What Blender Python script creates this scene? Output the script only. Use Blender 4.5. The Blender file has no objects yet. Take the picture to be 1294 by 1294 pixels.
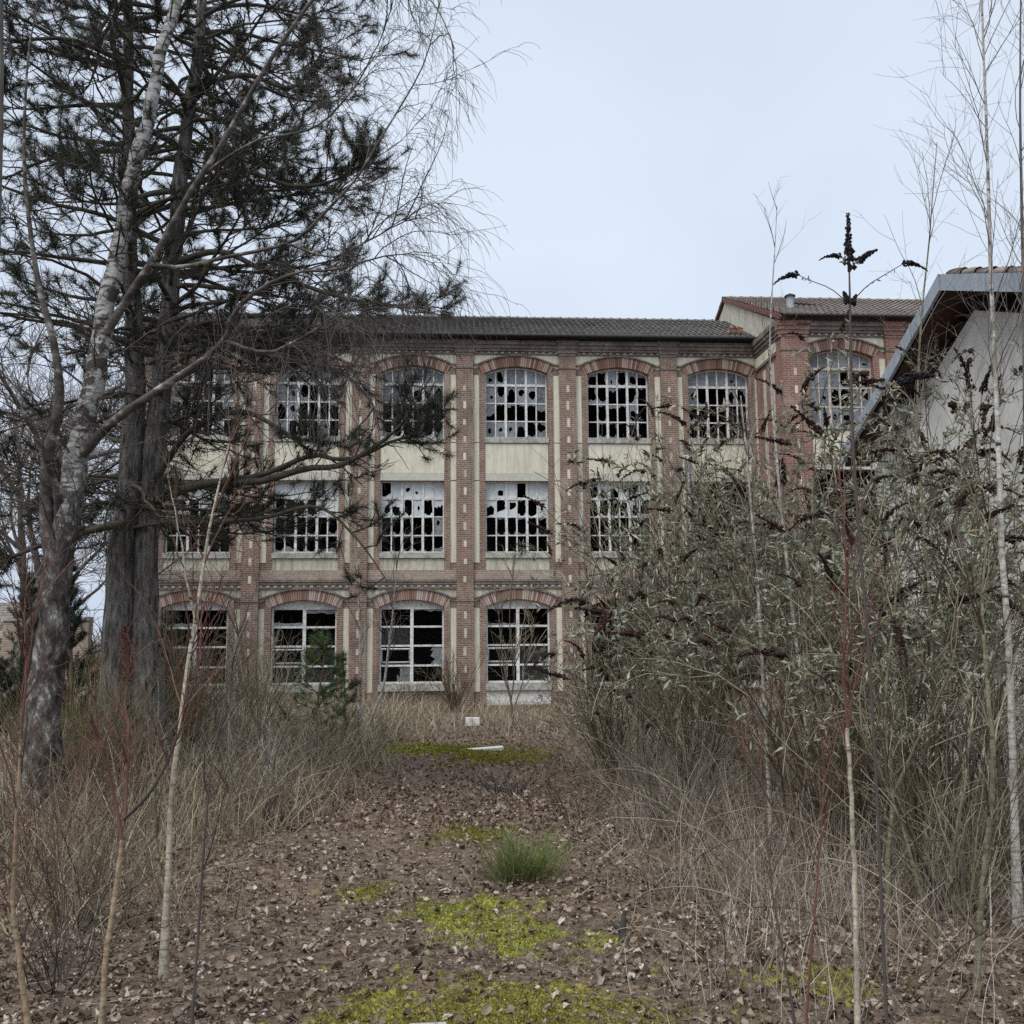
import bpy, math, random
import numpy as np
from mathutils import Matrix, Vector
from mathutils.geometry import tessellate_polygon

# ------------------------------------------------------------------ camera, sky, sun, exposure
SC = bpy.context.scene
COL = SC.collection
F_PX, C_PX, HORIZON, ROLL, EYE = 1294.0, 647.0, 815.0, 0.0075, 1.65
PITCH = math.atan((HORIZON - C_PX) / F_PX)
_F = np.array([0, math.cos(PITCH), math.sin(PITCH)])
_U0 = np.array([0, -math.sin(PITCH), math.cos(PITCH)])
_R0 = np.array([1.0, 0, 0])
_R = _R0 * math.cos(ROLL) - _U0 * math.sin(ROLL)
_U = _U0 * math.cos(ROLL) + _R0 * math.sin(ROLL)
cam_data = bpy.data.cameras.new('camera')
cam_data.sensor_width = 36.0
cam_data.lens = 36.0
cam_data.clip_start = 0.05
cam_data.clip_end = 2000
cam = bpy.data.objects.new('camera', cam_data)
COL.objects.link(cam)
cam.matrix_world = Matrix(((_R[0], _U[0], -_F[0], 0), (_R[1], _U[1], -_F[1], 0), (_R[2], _U[2], -_F[2], EYE), (0, 0, 0, 1)))
SC.camera = cam

SUN_EL, SUN_AZ = math.radians(57), math.radians(216)      # azimuth clockwise from +Y: behind the camera, a little left
world = bpy.data.worlds.new('World')
SC.world = world
world.use_nodes = True
wn, wl = world.node_tree.nodes, world.node_tree.links
wn.clear()
w_out = wn.new('ShaderNodeOutputWorld')
w_bg = wn.new('ShaderNodeBackground')
w_sky = wn.new('ShaderNodeTexSky')
w_sky.sky_type = 'NISHITA'
w_sky.sun_disc = False
w_sky.sun_elevation = SUN_EL
w_sky.sun_rotation = SUN_AZ
w_sky.air_density = 1.0
w_sky.dust_density = 3.0
w_sky.ozone_density = 1.0
w_hsv = wn.new('ShaderNodeHueSaturation')
w_hsv.inputs['Saturation'].default_value = 0.35
w_mix = wn.new('ShaderNodeMix')                            # the thin even cloud layer over the blue
w_mix.data_type = 'RGBA'
w_mix.inputs[0].default_value = 0.72
w_mix.inputs[7].default_value = (6.3, 7.3, 8.75, 1)
w_bg.inputs['Strength'].default_value = 0.070
wl.new(w_sky.outputs[0], w_hsv.inputs['Color'])
wl.new(w_hsv.outputs[0], w_mix.inputs[6])
w_tc = wn.new('ShaderNodeTexCoord'); w_no = wn.new('ShaderNodeTexNoise'); w_no.inputs['Scale'].default_value = 1.7; w_no.inputs['Detail'].default_value = 4
wl.new(w_tc.outputs['Generated'], w_no.inputs['Vector'])
w_rp = wn.new('ShaderNodeValToRGB'); w_rp.color_ramp.elements[0].position = 0.32; w_rp.color_ramp.elements[1].position = 0.68
w_rp.color_ramp.elements[0].color = (0.86, 0.875, 0.90, 1); w_rp.color_ramp.elements[1].color = (1.09, 1.07, 1.04, 1)
wl.new(w_no.outputs[0], w_rp.inputs[0])
w_mul = wn.new('ShaderNodeMix'); w_mul.data_type = 'RGBA'; w_mul.blend_type = 'MULTIPLY'; w_mul.inputs[0].default_value = 1.0
wl.new(w_mix.outputs[2], w_mul.inputs[6]); wl.new(w_rp.outputs[0], w_mul.inputs[7])
wl.new(w_mul.outputs[2], w_bg.inputs['Color'])
wl.new(w_bg.outputs[0], w_out.inputs[0])

sun_data = bpy.data.lights.new('sun', 'SUN')
sun_data.energy = 1.5
sun_data.angle = math.radians(40)
sun_data.color = (1.0, 0.965, 0.91)
sun = bpy.data.objects.new('sun', sun_data)
COL.objects.link(sun)
_sd = Vector((math.sin(SUN_AZ) * math.cos(SUN_EL), math.cos(SUN_AZ) * math.cos(SUN_EL), math.sin(SUN_EL)))
sun.rotation_euler = (-_sd).to_track_quat('-Z', 'Y').to_euler()
sun.location = (0, -10, 30)

SC.view_settings.view_transform = 'Standard'
SC.view_settings.look = 'None'
SC.view_settings.exposure = 0.88
SC.view_settings.gamma = 1.0
SC.view_settings.use_curve_mapping = False
SC.render.engine = 'CYCLES'
SC.cycles.use_denoising = False
SC.cycles.denoiser = 'OPENIMAGEDENOISE'
SC.cycles.denoising_input_passes = 'RGB_ALBEDO_NORMAL'
SC.cycles.denoising_prefilter = 'ACCURATE'
SC.cycles.max_bounces = 6
SC.cycles.diffuse_bounces = 3
SC.cycles.transparent_max_bounces = 8
SC.render.filter_size = 1.3

rng = np.random.default_rng(11)
random.seed(5)

# ------------------------------------------------------------------ helpers
def at(u, v, Y):
    """world point at depth Y seen in direction (u, v) of the surveyed photograph"""
    r = _F + _R * (u - C_PX) / F_PX - _U * (v - C_PX) / F_PX
    return np.array([0, 0, EYE]) + r * (Y / r[1])

def gz(x, y):
    """height of the ground"""
    x = np.asarray(x, float); y = np.asarray(y, float)
    return (-0.010 * np.clip(y, 0, 36) + 0.030 * np.sin(x * 1.3 + 0.4) * np.sin(y * 0.9 + 1.0)
            + 0.018 * np.sin(x * 3.1 + y * 1.7) + 0.010 * np.sin(x * 6.3 - y * 5.1 + 2)
            + 0.10 * np.exp(-((x + 6) / 3.0) ** 2) * np.exp(-((y - 14) / 5.0) ** 2))

def norm(a):
    return a / np.maximum(np.linalg.norm(a, axis=-1, keepdims=True), 1e-9)

def new_mesh(name, V, polys_by_size, mats, smooth=False, midx=None):
    """polys_by_size: list of int arrays (n, k)"""
    me = bpy.data.meshes.new(name)
    V = np.asarray(V, np.float32).reshape(-1, 3)
    me.vertices.add(len(V))
    me.vertices.foreach_set('co', V.ravel())
    li, lt = [], []
    for p in polys_by_size:
        p = np.asarray(p, np.int32)
        if p.size == 0:
            continue
        li.append(p.ravel()); lt.append(np.full(len(p), p.shape[1], np.int32))
    li = np.concatenate(li); lt = np.concatenate(lt)
    ls = np.concatenate([[0], np.cumsum(lt)[:-1]]).astype(np.int32)
    me.loops.add(len(li)); me.loops.foreach_set('vertex_index', li)
    me.polygons.add(len(lt)); me.polygons.foreach_set('loop_start', ls); me.polygons.foreach_set('loop_total', lt)
    me.polygons.foreach_set('use_smooth', np.full(len(lt), bool(smooth)))
    for m in (mats if isinstance(mats, (list, tuple)) else [mats]):
        me.materials.append(m)
    if midx is not None:
        me.polygons.foreach_set('material_index', np.asarray(midx, np.int32))
    me.update(calc_edges=True)
    return me

def link(name, me, parent=None, loc=None, kind=None):
    o = bpy.data.objects.new(name, me)
    COL.objects.link(o)
    if parent is not None:
        o.parent = parent
    if loc is not None:
        o.location = loc
    if kind:
        o['kind'] = kind
    return o

def tag(o, label, cat, group=None, kind=None):
    o['label'] = label; o['category'] = cat
    if group: o['group'] = group
    if kind: o['kind'] = kind
    return o

def thing(name, label, cat, loc=(0, 0, 0), rz=0.0, group=None):
    o = bpy.data.objects.new(name, None)
    COL.objects.link(o)
    o.empty_display_size = 0.2
    o.location = [float(c) for c in loc]; o.rotation_euler = (0, 0, rz)
    return tag(o, label, cat, group)

class MB:
    """collects boxes, strips and prisms into one mesh"""
    def __init__(s): s.v = []; s.f4 = []; s.f3 = []
    def box(s, x0, x1, y0, y1, z0, z1):
        b = len(s.v)
        s.v += [(x0, y0, z0), (x1, y0, z0), (x1, y1, z0), (x0, y1, z0), (x0, y0, z1), (x1, y0, z1), (x1, y1, z1), (x0, y1, z1)]
        s.f4 += [tuple(b + i for i in q) for q in ((0, 3, 2, 1), (4, 5, 6, 7), (0, 1, 5, 4), (1, 2, 6, 5), (2, 3, 7, 6), (3, 0, 4, 7))]
        return s
    def hexa(s, p):
        b = len(s.v); s.v += [tuple(q) for q in p]
        s.f4 += [tuple(b + i for i in q) for q in ((0, 3, 2, 1), (4, 5, 6, 7), (0, 1, 5, 4), (1, 2, 6, 5), (2, 3, 7, 6), (3, 0, 4, 7))]
        return s
    def strip(s, xs, zlo, zhi, y0, y1):
        """prism between two curves zlo(x), zhi(x), extruded y0..y1"""
        for a in range(len(xs) - 1):
            s.hexa([(xs[a], y0, zlo[a]), (xs[a + 1], y0, zlo[a + 1]), (xs[a + 1], y1, zlo[a + 1]), (xs[a], y1, zlo[a]),
                    (xs[a], y0, zhi[a]), (xs[a + 1], y0, zhi[a + 1]), (xs[a + 1], y1, zhi[a + 1]), (xs[a], y1, zhi[a])])
        return s
    def build(s, name, mat, parent=None, loc=None, kind=None, smooth=False):
        me = new_mesh(name, s.v, [np.array(s.f4, int).reshape(-1, 4), np.array(s.f3, int).reshape(-1, 3)], mat, smooth)
        return link(name, me, parent, loc, kind)

class Geo:
    """numpy collector for plants"""
    def __init__(s): s.V = []; s.Q = []; s.T = []; s.n = 0
    def add(s, V, Q=None, T=None):
        V = np.asarray(V, float).reshape(-1, 3)
        if Q is not None and len(Q): s.Q.append(np.asarray(Q) + s.n)
        if T is not None and len(T): s.T.append(np.asarray(T) + s.n)
        s.V.append(V); s.n += len(V)
    def tubes(s, pts, rad, sides=4):
        pts = np.asarray(pts, float)
        if pts.ndim == 2: pts = pts[None]
        N, m, _ = pts.shape
        if N == 0: return
        rad = np.broadcast_to(np.asarray(rad, float), (N, m))
        t = np.gradient(pts, axis=1)
        t = norm(t)
        mean = norm(pts[:, -1] - pts[:, 0])
        ref = np.zeros((N, 3)); ref[np.arange(N), np.argmin(np.abs(mean), axis=1)] = 1
        a = norm(np.cross(t, ref[:, None, :])); b = np.cross(t, a)
        ang = np.arange(sides) * 2 * math.pi / sides
        ring = (pts[:, :, None, :] + rad[:, :, None, None] * (np.cos(ang)[None, None, :, None] * a[:, :, None, :] + np.sin(ang)[None, None, :, None] * b[:, :, None, :]))
        idx = np.arange(N * m * sides).reshape(N, m, sides)
        nx = np.roll(idx, -1, axis=2)
        q = np.stack([idx[:, :-1], nx[:, :-1], nx[:, 1:], idx[:, 1:]], axis=-1).reshape(-1, 4)
        s.add(ring, Q=q)
    def ribbons(s, pts, wid, side):
        """flat tapered blades; pts (N,m,3), wid (N,m), side (N,3)"""
        N, m, _ = pts.shape
        if N == 0: return
        o = side[:, None, :] * np.asarray(wid)[:, :, None] * 0.5
        v = np.stack([pts - o, pts + o], axis=2)
        idx = np.arange(N * m * 2).reshape(N, m, 2)
        q = np.stack([idx[:, :-1, 0], idx[:, :-1, 1], idx[:, 1:, 1], idx[:, 1:, 0]], axis=-1).reshape(-1, 4)
        s.add(v, Q=q)
    def build(s, name, mat, parent=None, origin=None, kind=None, smooth=True):
        if not s.V: return None
        V = np.concatenate(s.V)
        if origin is not None: V = V - np.asarray(origin, float)
        polys = []
        if s.Q: polys.append(np.concatenate(s.Q))
        if s.T: polys.append(np.concatenate(s.T))
        return link(name, new_mesh(name, V, polys, mat, smooth), parent, None, kind)

def rv(n): return norm(rng.normal(size=(n, 3)))
def U(a, b, n=None): return rng.uniform(a, b, n)

def grow(P, D, L, n, wob=0.1, grav=0.0, up_tip=0.0):
    """polylines growing from P along D; grav pulls the direction down, up_tip turns the far end up"""
    P = np.asarray(P, float); d = norm(np.asarray(D, float)); N = len(P)
    L = np.broadcast_to(np.asarray(L, float), (N,))
    g = np.broadcast_to(np.asarray(grav, float), (N,))
    out = [P]
    for i in range(n):
        d = d + wob * rng.normal(size=(N, 3))
        d[:, 2] -= g
        if up_tip: d[:, 2] += up_tip * (i / n) ** 2
        d = norm(d)
        P = P + d * (L / n)[:, None]
        out.append(P)
    return np.stack(out, axis=1)

def sprout(par, k, t0, t1, a0, a1):
    """k children per parent polyline: start points, directions, t, parent index"""
    N, m, _ = par.shape
    pi = np.repeat(np.arange(N), k)
    t = U(t0, t1, N * k)
    x = t * (m - 1); i = np.clip(x.astype(int), 0, m - 2); fr = (x - i)[:, None]
    A = par[pi, i]; B = par[pi, i + 1]
    tan = norm(B - A); P = A + (B - A) * fr
    perp = norm(np.cross(tan, rv(N * k)))
    a = U(a0, a1, N * k)[:, None]
    return P, tan * np.cos(a) + perp * np.sin(a), t, pi

def taper(N, m, r0, r1, p=1.0):
    t = np.linspace(0, 1, m) ** p
    r0 = np.broadcast_to(np.asarray(r0, float), (N,))[:, None]; r1 = np.broadcast_to(np.asarray(r1, float), (N,))[:, None]
    return r0 + (r1 - r0) * t[None, :]

def smooth_line(ctrl, n):
    """Catmull-Rom through control rows (x,y,z[,r])"""
    c = np.asarray(ctrl, float)
    c = np.vstack([2 * c[0] - c[1], c, 2 * c[-1] - c[-2]])
    seg = len(c) - 3
    out = []
    for x in np.linspace(0, seg - 1e-6, n):
        i = int(x); t = x - i
        p0, p1, p2, p3 = c[i:i + 4]
        out.append(0.5 * (2 * p1 + (p2 - p0) * t + (2 * p0 - 5 * p1 + 4 * p2 - p3) * t * t + (3 * p1 - p0 - 3 * p2 + p3) * t ** 3))
    return np.array(out)

def limb(ctrl, n):
    """ctrl rows (u, v, Y, radius) -> points, radii"""
    c = [list(at(u, v, Y)) + [r] for u, v, Y, r in ctrl]
    s = smooth_line(c, n)
    return s[:, :3], s[:, 3]

# ------------------------------------------------------------------ materials
def nmat(name):
    m = bpy.data.materials.new(name); m.use_nodes = True
    nt = m.node_tree; b = nt.nodes['Principled BSDF']
    return m, nt, nt.nodes, nt.links, b

def ramp(nodes, stops):
    r = nodes.new('ShaderNodeValToRGB')
    el = r.color_ramp.elements
    while len(el) < len(stops): el.new(0.5)
    for e, (p, c) in zip(el, stops):
        e.position = p; e.color = (*c, 1)
    return r

def noise(nodes, links, vec, scale, detail=4, rough=0.6, mapscale=None):
    n = nodes.new('ShaderNodeTexNoise')
    n.inputs['Scale'].default_value = scale; n.inputs['Detail'].default_value = detail; n.inputs['Roughness'].default_value = rough
    if mapscale is not None:
        mp = nodes.new('ShaderNodeMapping'); mp.inputs['Scale'].default_value = mapscale
        links.new(vec, mp.inputs['Vector']); vec = mp.outputs[0]
    links.new(vec, n.inputs['Vector'])
    return n

def mixc(nodes, links, fac, a, b, mode='MIX'):
    m = nodes.new('ShaderNodeMix'); m.data_type = 'RGBA'; m.blend_type = mode
    for sock, val in ((m.inputs[0], fac), (m.inputs[6], a), (m.inputs[7], b)):
        if hasattr(val, 'links'): links.new(val, sock)
        elif isinstance(val, (int, float)): sock.default_value = val
        else: sock.default_value = (*val, 1)
    return m.outputs[2]

def bump(nodes, links, b, h, strength, dist):
    bp = nodes.new('ShaderNodeBump'); bp.inputs['Strength'].default_value = strength; bp.inputs['Distance'].default_value = dist
    links.new(h, bp.inputs['Height']); links.new(bp.outputs[0], b.inputs['Normal'])

def surf_mat(name, stops, scale=6, rough=0.85, bstr=0.4, bdist=0.01, mapscale=None, detail=6, spec=0.3, dirt=None, dscale=1.2, dmap=None):
    m, nt, N, L, b = nmat(name)
    tc = N.new('ShaderNodeTexCoord')
    n = noise(N, L, tc.outputs['Object'], scale, detail, 0.65, mapscale)
    r = ramp(N, stops); L.new(n.outputs[0], r.inputs[0])
    col = r.outputs[0]
    if dirt is not None:
        dn = noise(N, L, tc.outputs['Object'], dscale, 5, 0.7, dmap)
        dr = ramp(N, [(0.45, (0, 0, 0)), (0.72, (1, 1, 1))]); L.new(dn.outputs[0], dr.inputs[0])
        col = mixc(N, L, dr.outputs[0], col, dirt)
    L.new(col, b.inputs['Base Color'])
    b.inputs['Roughness'].default_value = rough; b.inputs['Specular IOR Level'].default_value = spec
    if bstr: bump(N, L, b, n.outputs[0], bstr, bdist)
    return m

def island_mat(name, stops, rough=0.8, trans=0.0, spec=0.2, island_scale=True, nscale=None, nmix=0.35, ncol=(0.05, 0.04, 0.03)):
    """one colour per loose piece (leaf, blade, needle, twig)"""
    m, nt, N, L, b = nmat(name)
    g = N.new('ShaderNodeNewGeometry')
    r = ramp(N, stops); L.new(g.outputs['Random Per Island'], r.inputs[0])
    col = r.outputs[0]
    if nscale:
        tc = N.new('ShaderNodeTexCoord'); n = noise(N, L, tc.outputs['Object'], nscale, 3)
        rr = ramp(N, [(0.4, (0, 0, 0)), (0.65, (nmix,) * 3)]); L.new(n.outputs[0], rr.inputs[0])
        col = mixc(N, L, rr.outputs[0], col, ncol)
    L.new(col, b.inputs['Base Color'])
    b.inputs['Roughness'].default_value = rough; b.inputs['Specular IOR Level'].default_value = spec
    if trans:
        t = N.new('ShaderNodeBsdfTranslucent'); L.new(col, t.inputs[0])
        mx = N.new('ShaderNodeMixShader'); mx.inputs[0].default_value = trans
        L.new(b.outputs[0], mx.inputs[1]); L.new(t.outputs[0], mx.inputs[2])
        L.new(mx.outputs[0], N['Material Output'].inputs[0])
    return m

def brick_mat(name, c1, c2, mortar, soot, soot_amt=0.5, msize=0.011, pale=(0.44, 0.40, 0.345)):
    m, nt, N, L, b = nmat(name)
    tc = N.new('ShaderNodeTexCoord'); sp = N.new('ShaderNodeSeparateXYZ'); L.new(tc.outputs['Object'], sp.inputs[0])
    ad = N.new('ShaderNodeMath'); ad.operation = 'ADD'; L.new(sp.outputs[0], ad.inputs[0]); L.new(sp.outputs[1], ad.inputs[1])
    cb = N.new('ShaderNodeCombineXYZ'); L.new(ad.outputs[0], cb.inputs[0]); L.new(sp.outputs[2], cb.inputs[1])
    br = N.new('ShaderNodeTexBrick'); L.new(cb.outputs[0], br.inputs['Vector'])
    br.inputs['Scale'].default_value = 1; br.inputs['Brick Width'].default_value = 0.235; br.inputs['Row Height'].default_value = 0.0735
    br.inputs['Mortar Size'].default_value = msize; br.inputs['Mortar Smooth'].default_value = 0.25; br.inputs['Bias'].default_value = -0.1
    br.inputs['Color1'].default_value = (*c1, 1); br.inputs['Color2'].default_value = (*c2, 1); br.inputs['Mortar'].default_value = (*mortar, 1)
    n1 = noise(N, L, tc.outputs['Object'], 1.3, 6, 0.7)
    r1 = ramp(N, [(0.42, (0, 0, 0)), (0.75, (soot_amt,) * 3)]); L.new(n1.outputs[0], r1.inputs[0])
    col = mixc(N, L, r1.outputs[0], br.outputs[0], soot)
    n2 = noise(N, L, tc.outputs['Object'], 2.3, 6, 0.75, (1, 1, 0.35))
    r2 = ramp(N, [(0.49, (0, 0, 0)), (0.76, (0.55,) * 3)]); L.new(n2.outputs[0], r2.inputs[0])
    col = mixc(N, L, r2.outputs[0], col, pale)
    n3 = noise(N, L, tc.outputs['Object'], 22, 3, 0.6)
    r3 = ramp(N, [(0.3, (0.72,) * 3), (0.7, (1.22,) * 3)]); L.new(n3.outputs[0], r3.inputs[0])
    col = mixc(N, L, 1.0, col, r3.outputs[0], 'MULTIPLY')
    L.new(col, b.inputs['Base Color']); b.inputs['Roughness'].default_value = 0.92; b.inputs['Specular IOR Level'].default_value = 0.15
    inv = N.new('ShaderNodeMath'); inv.operation = 'SUBTRACT'; inv.inputs[0].default_value = 1; L.new(br.outputs['Fac'], inv.inputs[1])
    bump(N, L, b, inv.outputs[0], 0.7, 0.012)
    return m

M = {}
M['brick'] = brick_mat('old_brick', (0.265, 0.15, 0.114), (0.165, 0.094, 0.074), (0.36, 0.325, 0.27), (0.08, 0.065, 0.055), 0.65)
M['brick_pale'] = brick_mat('pale_brick', (0.36, 0.27, 0.21), (0.28, 0.19, 0.15), (0.42, 0.39, 0.34), (0.13, 0.11, 0.09), 0.5)
M['brick_red'] = brick_mat('red_brick', (0.285, 0.125, 0.098), (0.20, 0.085, 0.068), (0.34, 0.285, 0.245), (0.10, 0.06, 0.05), 0.35)
M['brick_dark'] = brick_mat('sooty_brick', (0.22, 0.165, 0.14), (0.14, 0.105, 0.09), (0.26, 0.235, 0.205), (0.05, 0.043, 0.04), 0.7)
M['cream'] = surf_mat('cream_render', [(0.3, (0.56, 0.535, 0.42)), (0.7, (0.68, 0.655, 0.53))], 3.0, 0.9, 0.12, 0.01, dirt=(0.46, 0.43, 0.335), dscale=2.6, dmap=(3, 3, 0.22))
M['cream_dirty'] = surf_mat('weathered_render', [(0.3, (0.40, 0.38, 0.31)), (0.7, (0.60, 0.57, 0.46))], 5.0, 0.92, 0.3, 0.01, dirt=(0.25, 0.23, 0.19), dscale=2.5, dmap=(2.5, 2.5, 0.3))
M['stone'] = surf_mat('sill_stone', [(0.3, (0.30, 0.295, 0.265)), (0.7, (0.52, 0.51, 0.455))], 14, 0.9, 0.4, 0.01, dirt=(0.11, 0.11, 0.095), dscale=6.0)
M['concrete'] = surf_mat('lintel_concrete', [(0.3, (0.42, 0.41, 0.36)), (0.7, (0.54, 0.53, 0.47))], 6, 0.9, 0.15, 0.01)
M['white_paint'] = surf_mat('flaking_white_paint', [(0.25, (0.52, 0.52, 0.49)), (0.6, (0.76, 0.77, 0.75))], 20, 0.6, 0.2, 0.004, dirt=(0.33, 0.31, 0.26), dscale=9.0)
M['rust_paint'] = surf_mat('rusty_frame', [(0.35, (0.30, 0.21, 0.15)), (0.55, (0.55, 0.50, 0.44))], 8, 0.8, 0.3, 0.004)
def tile_mat(name, c1, c2, gap, dirt, w, h):
    m, nt, N, L, b = nmat(name)
    tc = N.new('ShaderNodeTexCoord'); sp = N.new('ShaderNodeSeparateXYZ'); L.new(tc.outputs['Object'], sp.inputs[0])
    cb = N.new('ShaderNodeCombineXYZ'); L.new(sp.outputs[0], cb.inputs[0]); L.new(sp.outputs[2], cb.inputs[1])
    br = N.new('ShaderNodeTexBrick'); L.new(cb.outputs[0], br.inputs['Vector'])
    br.inputs['Scale'].default_value = 1; br.inputs['Brick Width'].default_value = w; br.inputs['Row Height'].default_value = h
    br.inputs['Mortar Size'].default_value = w * 0.11; br.inputs['Mortar Smooth'].default_value = 0.5
    br.inputs['Color1'].default_value = (*c1, 1); br.inputs['Color2'].default_value = (*c2, 1); br.inputs['Mortar'].default_value = (*gap, 1)
    n = noise(N, L, tc.outputs['Object'], 1.1, 6, 0.75)
    r = ramp(N, [(0.42, (0, 0, 0)), (0.7, (0.75,) * 3)]); L.new(n.outputs[0], r.inputs[0])
    col = mixc(N, L, r.outputs[0], br.outputs[0], dirt)
    L.new(col, b.inputs['Base Color']); b.inputs['Roughness'].default_value = 0.9; b.inputs['Specular IOR Level'].default_value = 0.2
    return m
M['tile_dark'] = tile_mat('mossy_grey_tiles', (0.215, 0.205, 0.19), (0.12, 0.114, 0.107), (0.03, 0.028, 0.027), (0.145, 0.138, 0.12), 0.21, 0.135)
M['tile_brown'] = tile_mat('brown_clay_tiles', (0.29, 0.245, 0.215), (0.19, 0.15, 0.13), (0.055, 0.045, 0.04), (0.20, 0.185, 0.17), 0.22, 0.143)
M['tile_orange'] = surf_mat('orange_tile', [(0.3, (0.30, 0.11, 0.06)), (0.7, (0.40, 0.17, 0.10))], 9, 0.85, 0.2, 0.01)
M['verge'] = surf_mat('dark_red_verge', [(0.3, (0.11, 0.05, 0.04)), (0.7, (0.20, 0.10, 0.08))], 9, 0.85, 0.2, 0.01)
M['gutter'] = surf_mat('black_gutter', [(0.3, (0.015, 0.015, 0.016)), (0.7, (0.035, 0.035, 0.036))], 9, 0.6, 0.1, 0.005)
M['zinc'] = surf_mat('grey_zinc', [(0.3, (0.29, 0.33, 0.385)), (0.7, (0.38, 0.42, 0.475))], 4, 0.5, 0.05, 0.002, spec=0.4, dirt=(0.23, 0.255, 0.29), dscale=3.0)
M['soffit'] = surf_mat('dark_soffit_board', [(0.3, (0.045, 0.022, 0.015)), (0.7, (0.085, 0.045, 0.03))], 5, 0.8, 0.3, 0.01, mapscale=(8, 1, 8))
M['annex_wall'] = surf_mat('grey_white_render', [(0.3, (0.60, 0.585, 0.535)), (0.7, (0.74, 0.725, 0.68))], 3.5, 0.95, 0.3, 0.01, dirt=(0.46, 0.445, 0.39), dscale=1.6, dmap=(1, 1, 0.35))
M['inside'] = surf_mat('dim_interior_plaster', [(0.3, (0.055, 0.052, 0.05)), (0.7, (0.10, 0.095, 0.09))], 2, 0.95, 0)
M['debris_white'] = surf_mat('weathered_white_board', [(0.3, (0.60, 0.60, 0.57)), (0.7, (0.76, 0.76, 0.74))], 7, 0.8, 0.2, 0.005)

def pane_mat(name, c0, c1, alpha, rough, dirt_scale=7.0):
    m, nt, N, L, b = nmat(name)
    tc = N.new('ShaderNodeTexCoord'); g = N.new('ShaderNodeNewGeometry')
    oi = N.new('ShaderNodeObjectInfo')
    n = noise(N, L, tc.outputs['Object'], dirt_scale, 5, 0.7)
    ad = N.new('ShaderNodeMath'); ad.operation = 'MULTIPLY_ADD'; ad.inputs[1].default_value = 0.5; L.new(oi.outputs['Random'], ad.inputs[0]); L.new(n.outputs[0], ad.inputs[2])
    r = ramp(N, [(0.35, c0), (0.95, c1)]); L.new(ad.outputs[0], r.inputs[0])
    L.new(r.outputs[0], b.inputs['Base Color']); b.inputs['Roughness'].default_value = rough; b.inputs['Specular IOR Level'].default_value = 0.5
    ra = ramp(N, [(0.3, (alpha[0],) * 3), (0.8, (alpha[1],) * 3)]); L.new(n.outputs[0], ra.inputs[0])
    L.new(ra.outputs[0], b.inputs['Alpha'])
    return m
M['glass_grey'] = pane_mat('dirty_grey_glass', (0.10, 0.112, 0.125), (0.30, 0.325, 0.345), (0.6, 0.97), 0.25)
M['glass_white'] = pane_mat('whitewashed_glass', (0.42, 0.47, 0.48), (0.66, 0.71, 0.72), (0.9, 1.0), 0.45)
M['glass_clear'] = pane_mat('clear_dusty_glass', (0.05, 0.05, 0.05), (0.14, 0.14, 0.14), (0.15, 0.45), 0.12)

# bark and plants
def birch_mat(name, zdark, zfade):
    m, nt, N, L, b = nmat(name)
    tc = N.new('ShaderNodeTexCoord'); sp = N.new('ShaderNodeSeparateXYZ'); L.new(tc.outputs['Object'], sp.inputs[0])
    n1 = noise(N, L, tc.outputs['Object'], 5, 5, 0.65, (1.2, 1.2, 4.0))          # lenticels: wide, flat
    n2 = noise(N, L, tc.outputs['Object'], 4.2, 5, 0.7, (1, 1, 0.9))             # big dark scars
    n3 = noise(N, L, tc.outputs['Object'], 10, 6, 0.72, (1, 1, 0.55))
    r1 = ramp(N, [(0.42, (0.43, 0.43, 0.415)), (0.53, (0.25, 0.24, 0.225)), (0.60, (0.035, 0.03, 0.028))]); L.new(n1.outputs[0], r1.inputs[0])
    r2 = ramp(N, [(0.53, (0, 0, 0)), (0.575, (1, 1, 1))]); L.new(n2.outputs[0], r2.inputs[0])
    c = mixc(N, L, r2.outputs[0], r1.outputs[0], (0.06, 0.052, 0.045))
    mr = N.new('ShaderNodeMapRange'); mr.inputs[1].default_value = zdark; mr.inputs[2].default_value = zdark + zfade; mr.inputs[3].default_value = 0.62; mr.inputs[4].default_value = -0.12
    L.new(sp.outputs[2], mr.inputs[0])
    ad = N.new('ShaderNodeMath'); ad.operation = 'ADD'; L.new(mr.outputs[0], ad.inputs[0]); L.new(n3.outputs[0], ad.inputs[1])
    r3 = ramp(N, [(0.70, (0, 0, 0)), (0.78, (1, 1, 1))]); L.new(ad.outputs[0], r3.inputs[0])
    r4 = ramp(N, [(0.36, (0.016, 0.014, 0.013)), (0.5, (0.07, 0.064, 0.057)), (0.58, (0.16, 0.15, 0.135)), (0.66, (0.42, 0.41, 0.385))]); L.new(n3.outputs[0], r4.inputs[0])
    c = mixc(N, L, r3.outputs[0], c, r4.outputs[0])
    L.new(c, b.inputs['Base Color']); b.inputs['Roughness'].default_value = 0.8; b.inputs['Specular IOR Level'].default_value = 0.2
    bump(N, L, b, n3.outputs[0], 0.6, 0.02)
    return m
M['birch'] = birch_mat('birch_bark', 1.3, 4.6)
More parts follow.
